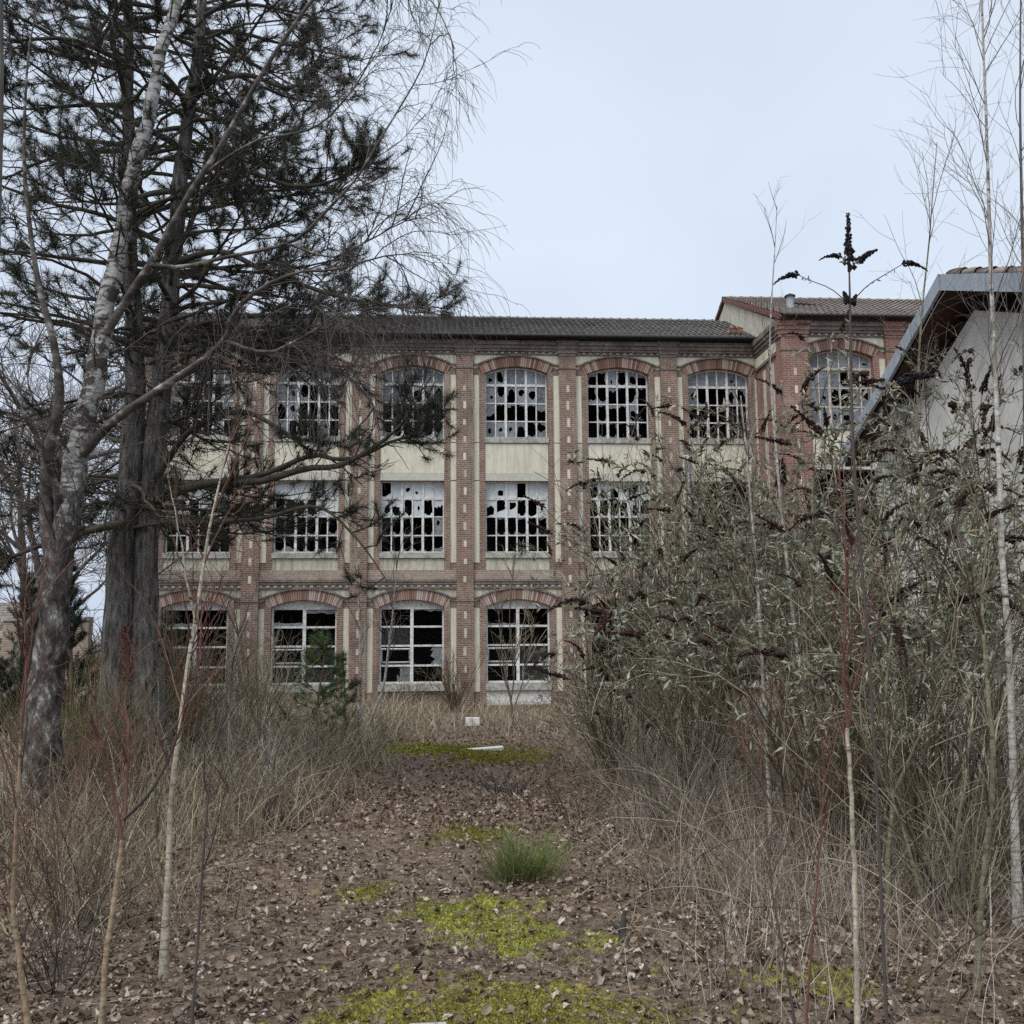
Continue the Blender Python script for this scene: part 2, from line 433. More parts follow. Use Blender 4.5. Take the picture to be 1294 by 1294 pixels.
def stem_mat(name, light, mid, dark, ring):
    m, nt, N, L, b = nmat(name)
    tc = N.new('ShaderNodeTexCoord')
    n1 = noise(N, L, tc.outputs['Object'], 6, 5, 0.7, (0.8, 0.8, 5.0)); n2 = noise(N, L, tc.outputs['Object'], 5, 5, 0.7, (1, 1, 0.5)); n3 = noise(N, L, tc.outputs['Object'], 60, 3, 0.6, (1, 1, 0.4))
    r1 = ramp(N, [(0.40, light), (0.55, mid), (0.645, dark)]); L.new(n1.outputs[0], r1.inputs[0])
    r2 = ramp(N, [(0.46, (0, 0, 0)), (0.62, (0.8,) * 3)]); L.new(n2.outputs[0], r2.inputs[0])
    c = mixc(N, L, r2.outputs[0], r1.outputs[0], ring)
    r3 = ramp(N, [(0.35, (0.68,) * 3), (0.65, (1.2,) * 3)]); L.new(n3.outputs[0], r3.inputs[0])
    c = mixc(N, L, 1.0, c, r3.outputs[0], 'MULTIPLY')
    L.new(c, b.inputs['Base Color']); b.inputs['Roughness'].default_value = 0.85; b.inputs['Specular IOR Level'].default_value = 0.2
    bump(N, L, b, n1.outputs[0], 0.5, 0.006)
    return m
M['birch_young'] = stem_mat('young_birch_bark', (0.50, 0.49, 0.45), (0.36, 0.34, 0.30), (0.03, 0.026, 0.023), (0.20, 0.18, 0.15))
M['birch_limb'] = surf_mat('birch_limb_bark', [(0.40, (0.045, 0.038, 0.034)), (0.56, (0.115, 0.10, 0.09)), (0.66, (0.36, 0.35, 0.33))], 4.5, 0.85, 0.4, 0.01, mapscale=(1, 1, 1.6))
M['birch_twig'] = island_mat('birch_twig_bark', [(0, (0.035, 0.029, 0.026)), (0.6, (0.08, 0.067, 0.06)), (1, (0.16, 0.14, 0.125))], 0.8)
M['pine_bark'] = surf_mat('grey_pine_bark', [(0.36, (0.03, 0.027, 0.025)), (0.46, (0.13, 0.118, 0.11)), (0.62, (0.27, 0.255, 0.24))], 13, 0.95, 1.0, 0.08, mapscale=(1.8, 1.8, 0.32), dirt=(0.065, 0.062, 0.055), dscale=1.2)
M['pine_limb'] = surf_mat('dark_pine_limb', [(0.3, (0.028, 0.025, 0.022)), (0.7, (0.10, 0.092, 0.08))], 9, 0.95, 0.6, 0.02, dirt=(0.12, 0.115, 0.06), dscale=1.6)
M['pine_twig'] = island_mat('pine_twig', [(0, (0.03, 0.025, 0.022)), (1, (0.085, 0.07, 0.06))])
M['needle'] = island_mat('pine_needle', [(0, (0.024, 0.030, 0.022)), (0.6, (0.048, 0.058, 0.041)), (0.93, (0.095, 0.105, 0.068)), (1, (0.16, 0.12, 0.07))], 0.6, 0.15)
M['needle_green'] = island_mat('green_needle', [(0, (0.05, 0.085, 0.035)), (0.6, (0.09, 0.145, 0.055)), (1, (0.18, 0.235, 0.10))], 0.6, 0.15)
M['broom'] = island_mat('broom_green', [(0, (0.08, 0.13, 0.035)), (0.6, (0.16, 0.24, 0.06)), (1, (0.27, 0.34, 0.11))], 0.6, 0.15)
M['needle_dark'] = island_mat('dark_conifer_needle', [(0, (0.014, 0.026, 0.015)), (1, (0.045, 0.065, 0.035))], 0.6, 0.1)
M['olive'] = island_mat('olive_stem', [(0, (0.09, 0.085, 0.04)), (1, (0.24, 0.215, 0.11))], 0.7)
M['grey_bark'] = surf_mat('grey_bark', [(0.3, (0.07, 0.064, 0.056)), (0.7, (0.17, 0.155, 0.135))], 10, 0.9, 0.5, 0.02, mapscale=(1.5, 1.5, 0.5))
M['grey_twig'] = island_mat('grey_brown_twig', [(0, (0.07, 0.06, 0.052)), (0.6, (0.165, 0.14, 0.12)), (1, (0.29, 0.26, 0.22))])
M['brown_twig'] = island_mat('brown_twig', [(0, (0.06, 0.042, 0.03)), (0.6, (0.13, 0.098, 0.068)), (1, (0.23, 0.19, 0.13))])
M['olive_twig'] = island_mat('olive_brown_twig', [(0, (0.05, 0.042, 0.028)), (0.45, (0.13, 0.112, 0.072)), (0.8, (0.26, 0.23, 0.155)), (1, (0.42, 0.385, 0.28))])
M['red_twig'] = island_mat('red_twig', [(0, (0.085, 0.035, 0.03)), (0.6, (0.14, 0.065, 0.052)), (1, (0.20, 0.115, 0.09))], 0.6)
M['tan_stem'] = stem_mat('tan_sapling_bark', (0.36, 0.285, 0.195), (0.27, 0.20, 0.13), (0.07, 0.05, 0.035), (0.19, 0.12, 0.08))
M['green_stem'] = stem_mat('lichen_green_bark', (0.26, 0.245, 0.16), (0.17, 0.155, 0.10), (0.06, 0.05, 0.04), (0.12, 0.105, 0.075))
M['pale_stem'] = stem_mat('pale_stem_bark', (0.48, 0.44, 0.35), (0.36, 0.32, 0.245), (0.045, 0.037, 0.03), (0.24, 0.205, 0.15))
M['bud_leaf'] = island_mat('grey_green_leaf', [(0, (0.07, 0.068, 0.048)), (0.3, (0.175, 0.18, 0.13)), (0.65, (0.33, 0.335, 0.26)), (0.9, (0.52, 0.525, 0.44)), (0.95, (0.24, 0.17, 0.10)), (1, (0.17, 0.29, 0.15))], 0.7, 0.2)
M['panicle'] = island_mat('dried_flower_head', [(0, (0.014, 0.009, 0.008)), (0.7, (0.042, 0.022, 0.018)), (1, (0.08, 0.04, 0.03))], 0.9)
M['panicle_dark'] = island_mat('blackish_flower_head', [(0, (0.010, 0.009, 0.012)), (1, (0.03, 0.026, 0.032))], 0.9)
M['dock'] = island_mat('red_brown_seed_head', [(0, (0.07, 0.022, 0.018)), (1, (0.15, 0.055, 0.042))], 0.9)
M['dry_grass'] = island_mat('dry_grass_blade', [(0, (0.09, 0.068, 0.046)), (0.3, (0.22, 0.175, 0.12)), (0.6, (0.38, 0.32, 0.225)), (0.88, (0.60, 0.54, 0.42)), (1, (0.27, 0.25, 0.13))], 0.8, 0.25)
M['grey_grass'] = island_mat('greyed_grass_stem', [(0, (0.11, 0.086, 0.072)), (0.35, (0.26, 0.21, 0.18)), (0.7, (0.43, 0.37, 0.32)), (1, (0.66, 0.60, 0.53))], 0.8, 0.2)
M['green_grass'] = island_mat('olive_grass_blade', [(0, (0.10, 0.11, 0.04)), (1, (0.20, 0.19, 0.08))], 0.8, 0.25)
M['leaf'] = island_mat('fallen_leaf', [(0, (0.06, 0.042, 0.03)), (0.35, (0.17, 0.122, 0.086)), (0.65, (0.29, 0.22, 0.162)), (0.88, (0.43, 0.355, 0.28)), (1, (0.60, 0.54, 0.46))], 0.75, 0.1, spec=0.35, nscale=40, nmix=0.5)
M['leaf_far'] = island_mat('fallen_leaf_reddish', [(0, (0.07, 0.046, 0.035)), (0.5, (0.18, 0.118, 0.088)), (0.9, (0.30, 0.215, 0.165)), (1, (0.44, 0.36, 0.29))], 0.8, 0.1)
M['moss'] = island_mat('yellow_green_moss', [(0, (0.10, 0.11, 0.022)), (0.5, (0.22, 0.225, 0.04)), (1, (0.39, 0.38, 0.075))], 0.9, 0.2)
M['moss_olive'] = island_mat('olive_moss', [(0, (0.09, 0.08, 0.022)), (0.5, (0.19, 0.17, 0.036)), (1, (0.32, 0.29, 0.065))], 0.9, 0.2)

# moss patches: centre x, y, half sizes, brightness class
MOSS = [(-0.2, 6.7, 0.42, 0.7, 0), (0.05, 6.3, 0.28, 0.4, 0), (-0.45, 7.0, 0.30, 0.35, 0), (-0.05, 5.15, 0.85, 0.5, 1), (0.45, 4.8, 0.6, 0.4, 1), (-0.6, 4.8, 0.55, 0.4, 1), (0.0, 4.6, 0.8, 0.35, 1), (-0.4, 9.8, 0.35, 0.6, 1), (-1.35, 18.3, 1.5, 1.1, 0), (-0.2, 17.2, 0.9, 1.4, 1), (0.5, 6.2, 0.2, 0.2, 0), (1.55, 5.4, 0.35, 0.35, 1), (-1.1, 7.6, 0.25, 0.4, 1)]

def ground_mat():
    m, nt, N, L, b = nmat('leaf_mould_soil')
    tc = N.new('ShaderNodeTexCoord'); V = tc.outputs['Object']
    n1 = noise(N, L, V, 14, 8, 0.75)
    n2 = noise(N, L, V, 0.35, 4, 0.6)
    r1 = ramp(N, [(0.3, (0.05, 0.037, 0.027)), (0.5, (0.135, 0.102, 0.075)), (0.7, (0.28, 0.22, 0.165))]); L.new(n1.outputs[0], r1.inputs[0])
    r2 = ramp(N, [(0.3, (0.075, 0.053, 0.04)), (0.5, (0.18, 0.13, 0.097)), (0.7, (0.31, 0.24, 0.185))]); L.new(n1.outputs[0], r2.inputs[0])
    rr = ramp(N, [(0.40, (0, 0, 0)), (0.62, (1, 1, 1))]); L.new(n2.outputs[0], rr.inputs[0])
    col = mixc(N, L, rr.outputs[0], r1.outputs[0], r2.outputs[0])
    v = N.new('ShaderNodeTexVoronoi'); v.inputs['Scale'].default_value = 19; L.new(V, v.inputs['Vector'])
    hs = ramp(N, [(0, (0.6, 0.6, 0.6)), (1, (1.5, 1.45, 1.4))]); L.new(v.outputs['Color'], hs.inputs[0])
    col = mixc(N, L, 0.8, col, hs.outputs[0], 'MULTIPLY')
    L.new(col, b.inputs['Base Color']); b.inputs['Roughness'].default_value = 0.95; b.inputs['Specular IOR Level'].default_value = 0.15
    ad = N.new('ShaderNodeMath'); ad.operation = 'ADD'; L.new(n1.outputs[0], ad.inputs[0]); L.new(v.outputs['Distance'], ad.inputs[1])
    bump(N, L, b, ad.outputs[0], 0.8, 0.03)
    return m
M['ground'] = ground_mat()

# ------------------------------------------------------------------ ground sheet
gx = np.concatenate([-np.geomspace(400, 13, 24)[:-1], np.linspace(-13, 13, 101), np.geomspace(13, 400, 24)[1:]])
gy = np.concatenate([[-60, -30, -12, -4], np.linspace(0, 40, 141), np.geomspace(40, 700, 28)[1:]])
GX, GY = np.meshgrid(gx, gy)
GZ = gz(GX, GY)
nxg, nyg = len(gx), len(gy)
idx = np.arange(nxg * nyg).reshape(nyg, nxg)
gq = np.stack([idx[:-1, :-1], idx[:-1, 1:], idx[1:, 1:], idx[1:, :-1]], axis=-1).reshape(-1, 4)
ground = link('ground', new_mesh('ground', np.stack([GX, GY, GZ], -1), [gq], M['ground'], True), None, None, 'structure')

# ------------------------------------------------------------------ the factory
PHI = math.radians(4.0)
FO = np.array([-35 * math.cos(PHI) * math.sin(PHI), 35 * math.cos(PHI) ** 2, 0])
HWN = 1.09                       # half window width
Z_TOP = 12.24

def arch_curve(cx, zs, rise, hs=HWN, n=15, extra=0.0):
    R = (hs * hs + rise * rise) / (2 * rise)
    zc = zs + rise - R
    xs = np.linspace(-hs, hs, n)
    return cx + xs, zc + np.sqrt((R) ** 2 - xs ** 2), R, zc

def spandrel_curve(cx, zs, rise, half, add, n=31):
    """upper edge of the arch ring, level beyond its feet"""
    _, _, R, zc = arch_curve(cx, zs, rise)
    xs = np.linspace(-half, half, n); Ro = R + add
    zfoot = zs + 0.16
    z = zc + np.sqrt(np.maximum(Ro ** 2 - xs ** 2, 0))
    return cx + xs, np.maximum(z, zfoot)

def wall_bay(mb, c, g_open=True):
    mb.box(c - 1.8, c - HWN, 0.0, 0.38, -0.8, 12.45)
    mb.box(c + HWN, c + 1.8, 0.0, 0.38, -0.8, 12.45)
    mb.box(c - HWN, c + HWN, 0.0, 0.38, -0.8, 0.375)
    mb.box(c - HWN, c + HWN, 0.0, 0.38, 7.275, 8.80)
    xs, zl, _, _ = arch_curve(c, 2.96, 0.235); mb.strip(xs, zl, np.full(len(xs), 4.795), 0.0, 0.38)
    xs, zl, _, _ = arch_curve(c, 11.095, 0.245); mb.strip(xs, zl, np.full(len(xs), 12.45), 0.0, 0.38)

M['voussoir'] = island_mat('arch_brick', [(0, (0.12, 0.07, 0.055)), (0.5, (0.24, 0.145, 0.115)), (0.8, (0.33, 0.21, 0.17)), (1, (0.38, 0.33, 0.28))], 0.9)
M['voussoir_pale'] = island_mat('pale_arch_brick', [(0, (0.20, 0.115, 0.09)), (0.5, (0.31, 0.21, 0.17)), (1, (0.46, 0.40, 0.34))], 0.9)

def arch_ring(parent, c, zs, rise, mat, y0=-0.055, n=34, th=0.36):
    _, _, R, zc = arch_curve(c, zs, rise)
    a1 = math.asin(HWN / R) + 0.035
    mb = MB(); step = 2 * a1 / n
    for i in range(n):
        a = -a1 + i * step + step * 0.09; b = a + step * 0.82
        yy = y0 + random.uniform(-0.008, 0.008)
        p = []
        for y in (yy, 0.2):
            pass
        Ri, Ro = R + 0.002, R + th
        f = lambda r, ang, y: (c + r * math.sin(ang), y, zc + r * math.cos(ang))
        mb.hexa([f(Ri, a, yy), f(Ri, b, yy), f(Ri, b, 0.1), f(Ri, a, 0.1), f(Ro, a, yy), f(Ro, b, yy), f(Ro, b, 0.1), f(Ro, a, 0.1)])
    o = mb.build('arch', mat, parent)
    # mortar bed behind the arch bricks, and the hood moulding
    mo = MB()
    aa = np.linspace(-a1, a1, 25)
    for q in range(24):
        f = lambda r, ang, y: (c + r * math.sin(ang), y, zc + r * math.cos(ang))
        for Ri, Ro, yf in ((R + 0.004, R + th - 0.004, y0 + 0.03), (R + th, R + th + 0.05, y0 - 0.05)):
            mo.hexa([f(Ri, aa[q], yf), f(Ri, aa[q + 1], yf), f(Ri, aa[q + 1], 0.09), f(Ri, aa[q], 0.09), f(Ro, aa[q], yf), f(Ro, aa[q + 1], yf), f(Ro, aa[q + 1], 0.09), f(Ro, aa[q], 0.09)])
    xe = (R + th) * math.sin(a1); ze = zc + (R + th) * math.cos(a1)
    mo.box(c - 1.508, c - xe + 0.02, y0 - 0.045, 0.05, ze - 0.01, ze + 0.045)
    mo.box(c + xe - 0.02, c + 1.508, y0 - 0.045, 0.05, ze - 0.01, ze + 0.045)
    mo.build('hood_moulding', M['brick_dark'], parent)
    return ze

def jag(p0, p1, n, amp):
    out = []
    for i in range(1, n):
        t = i / n
        out.append((p0[0] + (p1[0] - p0[0]) * t + random.uniform(-amp, amp), p0[1] + (p1[1] - p0[1]) * t + random.uniform(-amp, amp)))
    return out

def pane_mesh(x0, x1, z0, ztop, code, mat):
    """one pane, whole or broken; ztop: function of x (for the arched top row)"""
    w = x1 - x0; xs = [x0 + w * i / 4 for i in range(5)]
    zt = [ztop(x) for x in xs]; h = min(zt) - z0
    top = [(x, z) for x, z in zip(xs, zt)]
    R_ = random.uniform
    hole = None
    if code == 'f':
        outer = [(x0, z0), (x1, z0)] + top[::-1]
    elif code in 'tT':                                   # the top is left hanging
        d = R_(0.35, 0.6) if code == 't' else R_(0.06, 0.2)
        zl, zr = z0 + h * (1 - d * R_(0.6, 1.5)), z0 + h * (1 - d * R_(0.6, 1.5))
        zl, zr = max(zl, z0 + 0.05 * h), max(zr, z0 + 0.05 * h)
        outer = [(x0, zl)] + [(min(max(a, x0), x1), min(max(b, z0 + 0.02), z0 + h * 0.97)) for a, b in jag((x0, zl), (x1, zr), 7, h * 0.07)] + [(x1, zr)] + top[::-1]
    elif code in 'bB':
        d = R_(0.15, 0.35) if code == 'b' else R_(0.4, 0.6)
        zl, zr = z0 + h * d * R_(0.4, 1.5), z0 + h * d * R_(0.4, 1.5)
        outer = [(x0, z0), (x1, z0), (x1, zr)] + [(min(max(a, x0), x1), max(b, z0 + 0.01)) for a, b in jag((x1, zr), (x0, zl), 7, h * 0.06)] + [(x0, zl)]
    elif code == 'l':
        outer = [(x0, z0), (x0 + w * R_(0.1, 0.5), z0)] + [(max(a, x0 + 0.01), b) for a, b in jag((x0 + w * 0.3, z0), (x0 + w * 0.4, z0 + h), 7, w * 0.14)] + [(x0 + w * R_(0.2, 0.6), z0 + h), (x0, z0 + h)]
    elif code == 'r':
        outer = [(x1, z0), (x1, z0 + h), (x1 - w * R_(0.2, 0.6), z0 + h)] + [(min(a, x1 - 0.01), b) for a, b in jag((x1 - w * 0.4, z0 + h), (x1 - w * 0.3, z0), 7, w * 0.14)] + [(x1 - w * R_(0.1, 0.5), z0)]
    else:                                                # holes: h small, H large, S almost everything, s thin slivers
        outer = [(x0, z0), (x1, z0)] + top[::-1]
        k = {'h': (R_(0.14, 0.26), R_(0.10, 0.2)), 'H': (R_(0.38, 0.50), R_(0.30, 0.50)), 'S': (R_(0.40, 0.45), R_(0.40, 0.46)), 's': (0.46, 0.47)}[code]
        cx = x0 + w * (R_(0.40, 0.60) if code in 'hH' else R_(0.48, 0.52)); cz = z0 + h * (R_(0.33, 0.67) if code in 'hH' else R_(0.48, 0.52))
        hole = []
        nh = 14 if code in 'hH' else 15
        walk = R_(0.7, 1.1)
        for i in range(nh):
            a = 2 * math.pi * i / nh
            ca, sa = math.cos(a), math.sin(a)
            e = 0.55 if code in 'sS' else 0.95           # squarer outline when almost all is gone
            walk = min(1.35, max(0.55, walk + R_(-0.28, 0.28)))
            rr = walk * (R_(1.15, 1.45) if R_(0, 1) < 0.12 else 1.0) if code in 'hH' else (R_(0.78, 0.93) if i % 3 == 1 else R_(0.97, 1.06))
            px = cx + w * k[0] * rr * math.copysign(abs(ca) ** e, ca); pz = cz + h * k[1] * rr * math.copysign(abs(sa) ** e, sa)
            hole.append((min(max(px, x0 + 0.012), x1 - 0.012), min(max(pz, z0 + 0.012), z0 + h - 0.012)))
    loops = [[Vector((a, b, 0)) for a, b in outer]]
    if hole: loops.append([Vector((a, b, 0)) for a, b in hole[::-1]])
    tri = tessellate_polygon(loops)
    pts = [p for l in loops for p in l]
    return new_mesh('pane', [(p.x, 0, p.y) for p in pts], [np.array(tri)], mat)

def bar(parent, x0, x1, y0, y1, z0, z1, mat, name='glazing_bar'):
    return MB().box(x0, x1, y0, y1, z0, z1).build(name, mat, parent)

def window6(parent, c, z0, rows, top, codes, mats, paint):
    """six lights wide, four high; rows = heights of the three cross bars; top = z or (zs, rise)"""
    arched = isinstance(top, tuple)
    if arched:
        _, _, R, zc = arch_curve(c, *top)
        ztop = lambda x: zc + math.sqrt(R * R - (x - c) ** 2) - 0.03
    else:
        ztop = lambda x: top - 0.03
    yf = 0.20
    x0, x1 = c - HWN + 0.002, c + HWN - 0.002
    fr = MB()
    fr.box(x0, x0 + 0.045, yf - 0.03, yf + 0.04, z0, ztop(x0) + 0.025); fr.box(x1 - 0.045, x1, yf - 0.03, yf + 0.04, z0, ztop(x1) + 0.025)
    fr.box(x0 + 0.045, x1 - 0.045, yf - 0.028, yf + 0.04, z0, z0 + 0.055)
    xs = np.linspace(x0 + 0.045, x1 - 0.045, 13); zz = np.array([ztop(x) for x in xs])
    fr.strip(xs, zz - 0.02, zz + 0.027, yf - 0.028, yf + 0.04)
    win = fr.build('window', paint, parent)
    cw = (x1 - x0 - 0.03) / 6
    ex = [x0 + 0.015 + cw * i for i in range(7)]
    for i in range(1, 6):
        hw = 0.042 if i in (2, 4) else 0.021
        dy = 0.018 if i in (2, 4) else 0.012
        bar(win, ex[i] - hw, ex[i] + hw, yf - dy - 0.01, yf + 0.03, z0 + 0.05, ztop(ex[i]) - 0.012, paint)
    for j, z in enumerate(rows):
        hw = 0.042 if j == 0 else 0.02
        bar(win, x0 + 0.04, x1 - 0.04, yf - (0.022 if j == 0 else 0.006), yf + 0.026, z - hw, z + hw, paint)
    lev = [None] + list(rows) + [z0 + 0.04]
    for r in range(4):
        for k in range(6):
            cd = codes[r][k]
            if cd == '.': continue
            zt = ztop if r == 0 else (lambda x, z=lev[r]: z)
            me = pane_mesh(ex[k] + 0.004, ex[k + 1] - 0.004, lev[r + 1], zt, cd, mats[r])
            o = link('pane', me, win, (0, yf + 0.012, 0))
    return win

def window_ground(parent, c, codes, tilt_row=True):
    paint = M['white_paint']; z0, zt = 0.38, 2.88; yf = 0.18
    x0, x1 = c - HWN + 0.002, c + HWN - 0.002
    fr = MB()
    fr.box(x0, x0 + 0.06, yf - 0.03, yf + 0.05, z0, zt); fr.box(x1 - 0.06, x1, yf - 0.03, yf + 0.05, z0, zt)
    fr.box(x0 + 0.06, x1 - 0.06, yf - 0.028, yf + 0.05, z0, z0 + 0.07)
    win = fr.build('window', paint, parent)
    xs, za, _, _ = arch_curve(c, 2.96, 0.235)
    xs = np.clip(xs, x0, x1)
    t = MB(); t.strip(xs, np.full(len(xs), zt), za - 0.004, yf - 0.02, yf + 0.04); t.build('tympanum_board', paint, win)
    bar(win, c - 0.055, c + 0.055, yf - 0.04, yf + 0.05, z0 + 0.06, zt, paint, 'mullion')
    rows = [2.29, 1.65, 0.985]
    for z in rows:
        for a, b in ((x0 + 0.05, c - 0.055), (c + 0.055, x1 - 0.05)):
            bar(win, a, b, yf - 0.02, yf + 0.04, z - 0.032, z + 0.032, paint)
    lev = [zt] + rows + [z0 + 0.06]
    for r in range(4):
        for k in range(2):
            a, b = (x0 + 0.06, c - 0.055) if k == 0 else (c + 0.055, x1 - 0.06)
            cd = codes[r][k]
            if cd == 'O':                                # an opened hopper sash standing out at a tilt
                w, h = b - a, lev[r] - lev[r + 1] - 0.1
                sb = MB(); s = 0.04
                sb.box(-w / 2, w / 2, -0.02, 0.02, -h / 2, -h / 2 + s).box(-w / 2, w / 2, -0.02, 0.02, h / 2 - s, h / 2).box(-w / 2, -w / 2 + s, -0.018, 0.018, -h / 2 + s, h / 2 - s).box(w / 2 - s, w / 2, -0.018, 0.018, -h / 2 + s, h / 2 - s)
                o = sb.build('sash', paint, win, ((a + b) / 2, yf, (lev[r] + lev[r + 1]) / 2)); o.rotation_euler = (math.radians(32), 0, 0)
                continue
            if cd == '.': continue
            me = pane_mesh(a, b, lev[r + 1], lambda x, z=lev[r]: z, cd, M['glass_grey'] if cd in 'bTlr' else M['glass_clear'])
            link('pane', me, win, (0, yf + 0.015, 0))
    return win

def facade_bay(B, c, k3, k2, k1, paint3=None, brick=None, stone_strips=True, wing=False):
    """relief of one bay: surrounds, arches, strips, sills, panels, mouldings, windows"""
    brick = brick or M['brick']
    for sg in (-1, 1):                                    # brick jambs beside the windows
        a, b = sorted((c + sg * (HWN + 0.001), c + sg * 1.30))
        MB().box(a, b, -0.05, 0.06, -0.8, 3.10).build('window_jamb', brick, B)
        MB().box(a, b, -0.04, 0.06, 3.90, 11.12).build('window_jamb', brick, B)
    for sg in (-1, 1):                                    # cream strips
        a, b = sorted((c + sg * 1.303, c + sg * 1.507))
        for z0, z1 in ((0.10, 2.90), (4.45, 7.26), (7.30, 8.60), (8.63, 11.02)):
            MB().box(a, b, -0.022, 0.05, z0, z1).build('render_strip', M['cream'] if z0 > 8 or random.random() < 0.7 else M['cream_dirty'], B)
    ze = arch_ring(B, c, 11.095, 0.245, M['voussoir'])
    xs, zl = spandrel_curve(c, 11.095, 0.245, 1.507, 0.30)
    MB().strip(xs, zl, np.full(len(xs), 11.75), -0.02, 0.03).build('spandrel_panel', M['cream'], B)
    sl = MB().box(c - HWN - 0.03, c + HWN + 0.03, -0.08, 0.20, 8.61, 8.80); sl.build('sill', M['stone'], B)
    MB().box(c - HWN, c + HWN, -0.03, 0.06, 7.54, 8.585).build('panel', M['cream'], B)
    MB().box(c - HWN + 0.003, c + HWN - 0.003, -0.045, 0.10, 7.276, 7.532).build('lintel', M['concrete'], B)
    MB().box(c - HWN - 0.02, c + HWN + 0.02, -0.085, 0.20, 4.605, 4.79).build('sill', M['stone'], B)
    MB().box(c - HWN, c + HWN, -0.02, 0.06, 4.20, 4.59).build('panel', M['cream_dirty'], B)
    m = MB()
    m.box(c - 1.508, c + 1.508, -0.062, 0.05, 3.885, 4.19); m.build('brick_band', M['brick_pale'], B)
    m = MB()
    m.box(c - 1.508, c + 1.508, -0.13, 0.05, 3.80, 3.882); m.box(c - 1.508, c + 1.508, -0.10, 0.05, 3.705, 3.797); m.box(c - 1.508, c + 1.508, -0.07, 0.05, 3.56, 3.70)
    m.build('moulding', M['brick_pale'] if wing else M['brick_dark'], B)
    m = MB()
    for i in range(13):
        x = c - 1.44 + i * 0.24
        m.box(x - 0.055, x + 0.055, -0.088, 0.02, 3.615, 3.68)
    m.build('dentil_course', M['stone'], B, kind='stuff')
    arch_ring(B, c, 2.96, 0.235, M['voussoir_pale'])
    xs, zl = spandrel_curve(c, 2.96, 0.235, 1.507, 0.30)
    MB().strip(xs, zl, np.full(len(xs), 3.555), -0.02, 0.03).build('spandrel_panel', M['cream_dirty'], B)
    MB().box(c - HWN - 0.02, c + HWN + 0.02, -0.14, 0.18, 0.145, 0.37).build('sill', M['stone'], B)
    # cornice
    m = MB()
    for z0, z1, y in ((11.755, 11.86, -0.07), (11.863, 11.95, -0.14), (11.953, 12.07, -0.19), (12.073, 12.16, -0.25), (12.163, 12.24, -0.21)):
        m.box(c - 1.508, c + 1.508, y, 0.05, z0, z1)
    m.build('cornice', M['brick_dark'], B)
    m = MB()
    for i in range(13):
        x = c - 1.44 + i * 0.24
        m.box(x - 0.05, x + 0.05, -0.10, 0.02, 11.79, 11.845)
    m.build('dentil_course', M['stone'], B, kind='stuff')
    if k3: window6(B, c, 8.80, (10.71, 10.06, 9.42), (11.095, 0.245), k3, [M['glass_grey']] * 4, paint3 or M['white_paint'])
    if k2: window6(B, c, 4.79, (6.68, 6.045, 5.40), 7.275, k2, [M['glass_white'], M['glass_white'], M['glass_grey'], M['glass_grey']], M['white_paint'])
    if k1: window_ground(B, c, k1)

def pilaster(B, x, hw, y=-0.14, brick=None, blocks=True, y1=0.05):
    brick = brick or M['brick']
    p = MB().box(x - hw, x + hw, y, y1, -0.8, 11.70); p.build('pilaster', brick, B)
    q = MB()
    for z0, z1, g in ((11.703, 11.80, 0.02), (11.803, 11.93, 0.05), (11.933, 12.06, 0.085), (12.063, 12.25, 0.11)):
        q.box(x - hw - g, x + hw + g, y - g, y1, z0, z1)
    for z0, z1 in ((11.24, 11.30), (3.12, 3.17)):
        MB().box(x - hw - 0.015, x + hw + 0.015, y - 0.025, y1, z0, z1).build('string_course', M['brick_dark'], B)
    q.build('capital', M['brick_dark'] if brick is not M['brick_red'] else M['brick_red'], B)
    if blocks:
        z = 0.85
        while z < 10.95:
            if not (3.0 < z < 3.4):
                hh = random.uniform(0.09, 0.16)
                xo = random.uniform(-0.012, 0.012); MB().box(x - 0.05 + xo, x + 0.05 + xo, y - 0.005, y + 0.05, z - hh, z + hh).build('stone_block', BL_MATS[0] if random.random() < 0.35 else BL_MATS[1], B)
            z += 0.605
BL_MATS = (M['cream'], M['cream_dirty'])

def tile_roof(name, parent, x0, x1, ye, ze, yr, zr, mat, col_w=0.21, row_h=0.29):
    """pantile slope from eave (ye, ze) up to ridge (yr, zr)"""
    sl = math.hypot(yr - ye, zr - ze); nr = int(sl / row_h)
    nx = int((x1 - x0) / (col_w / 4)) + 1
    xs = np.linspace(x0, x1, nx)
    prof = 0.026 * np.cos(2 * math.pi * (xs - x0) / col_w)
    dy, dz = (yr - ye) / sl, (zr - ze) / sl
    ny_, nz_ = -dz, dy
    rows = []
    for r in range(nr):
        for t, lift in ((r * sl / nr, 0.05), ((r + 1) * sl / nr - 0.002, 0.004)):
            h = prof + lift + (0.006 * np.sin(xs * 1.1 + r * 0.7))
            rows.append(np.stack([xs, ye + dy * t + ny_ * h * (1 if dy > 0 else -1), ze + dz * t + nz_ * h * (1 if dy > 0 else -1)], -1))
    V = np.array(rows); m, n, _ = V.shape
    idx = np.arange(m * n).reshape(m, n)
    q = np.stack([idx[:-1, :-1], idx[:-1, 1:], idx[1:, 1:], idx[1:, :-1]], -1).reshape(-1, 4)
    return link(name, new_mesh(name, V, [q], mat, False), parent)

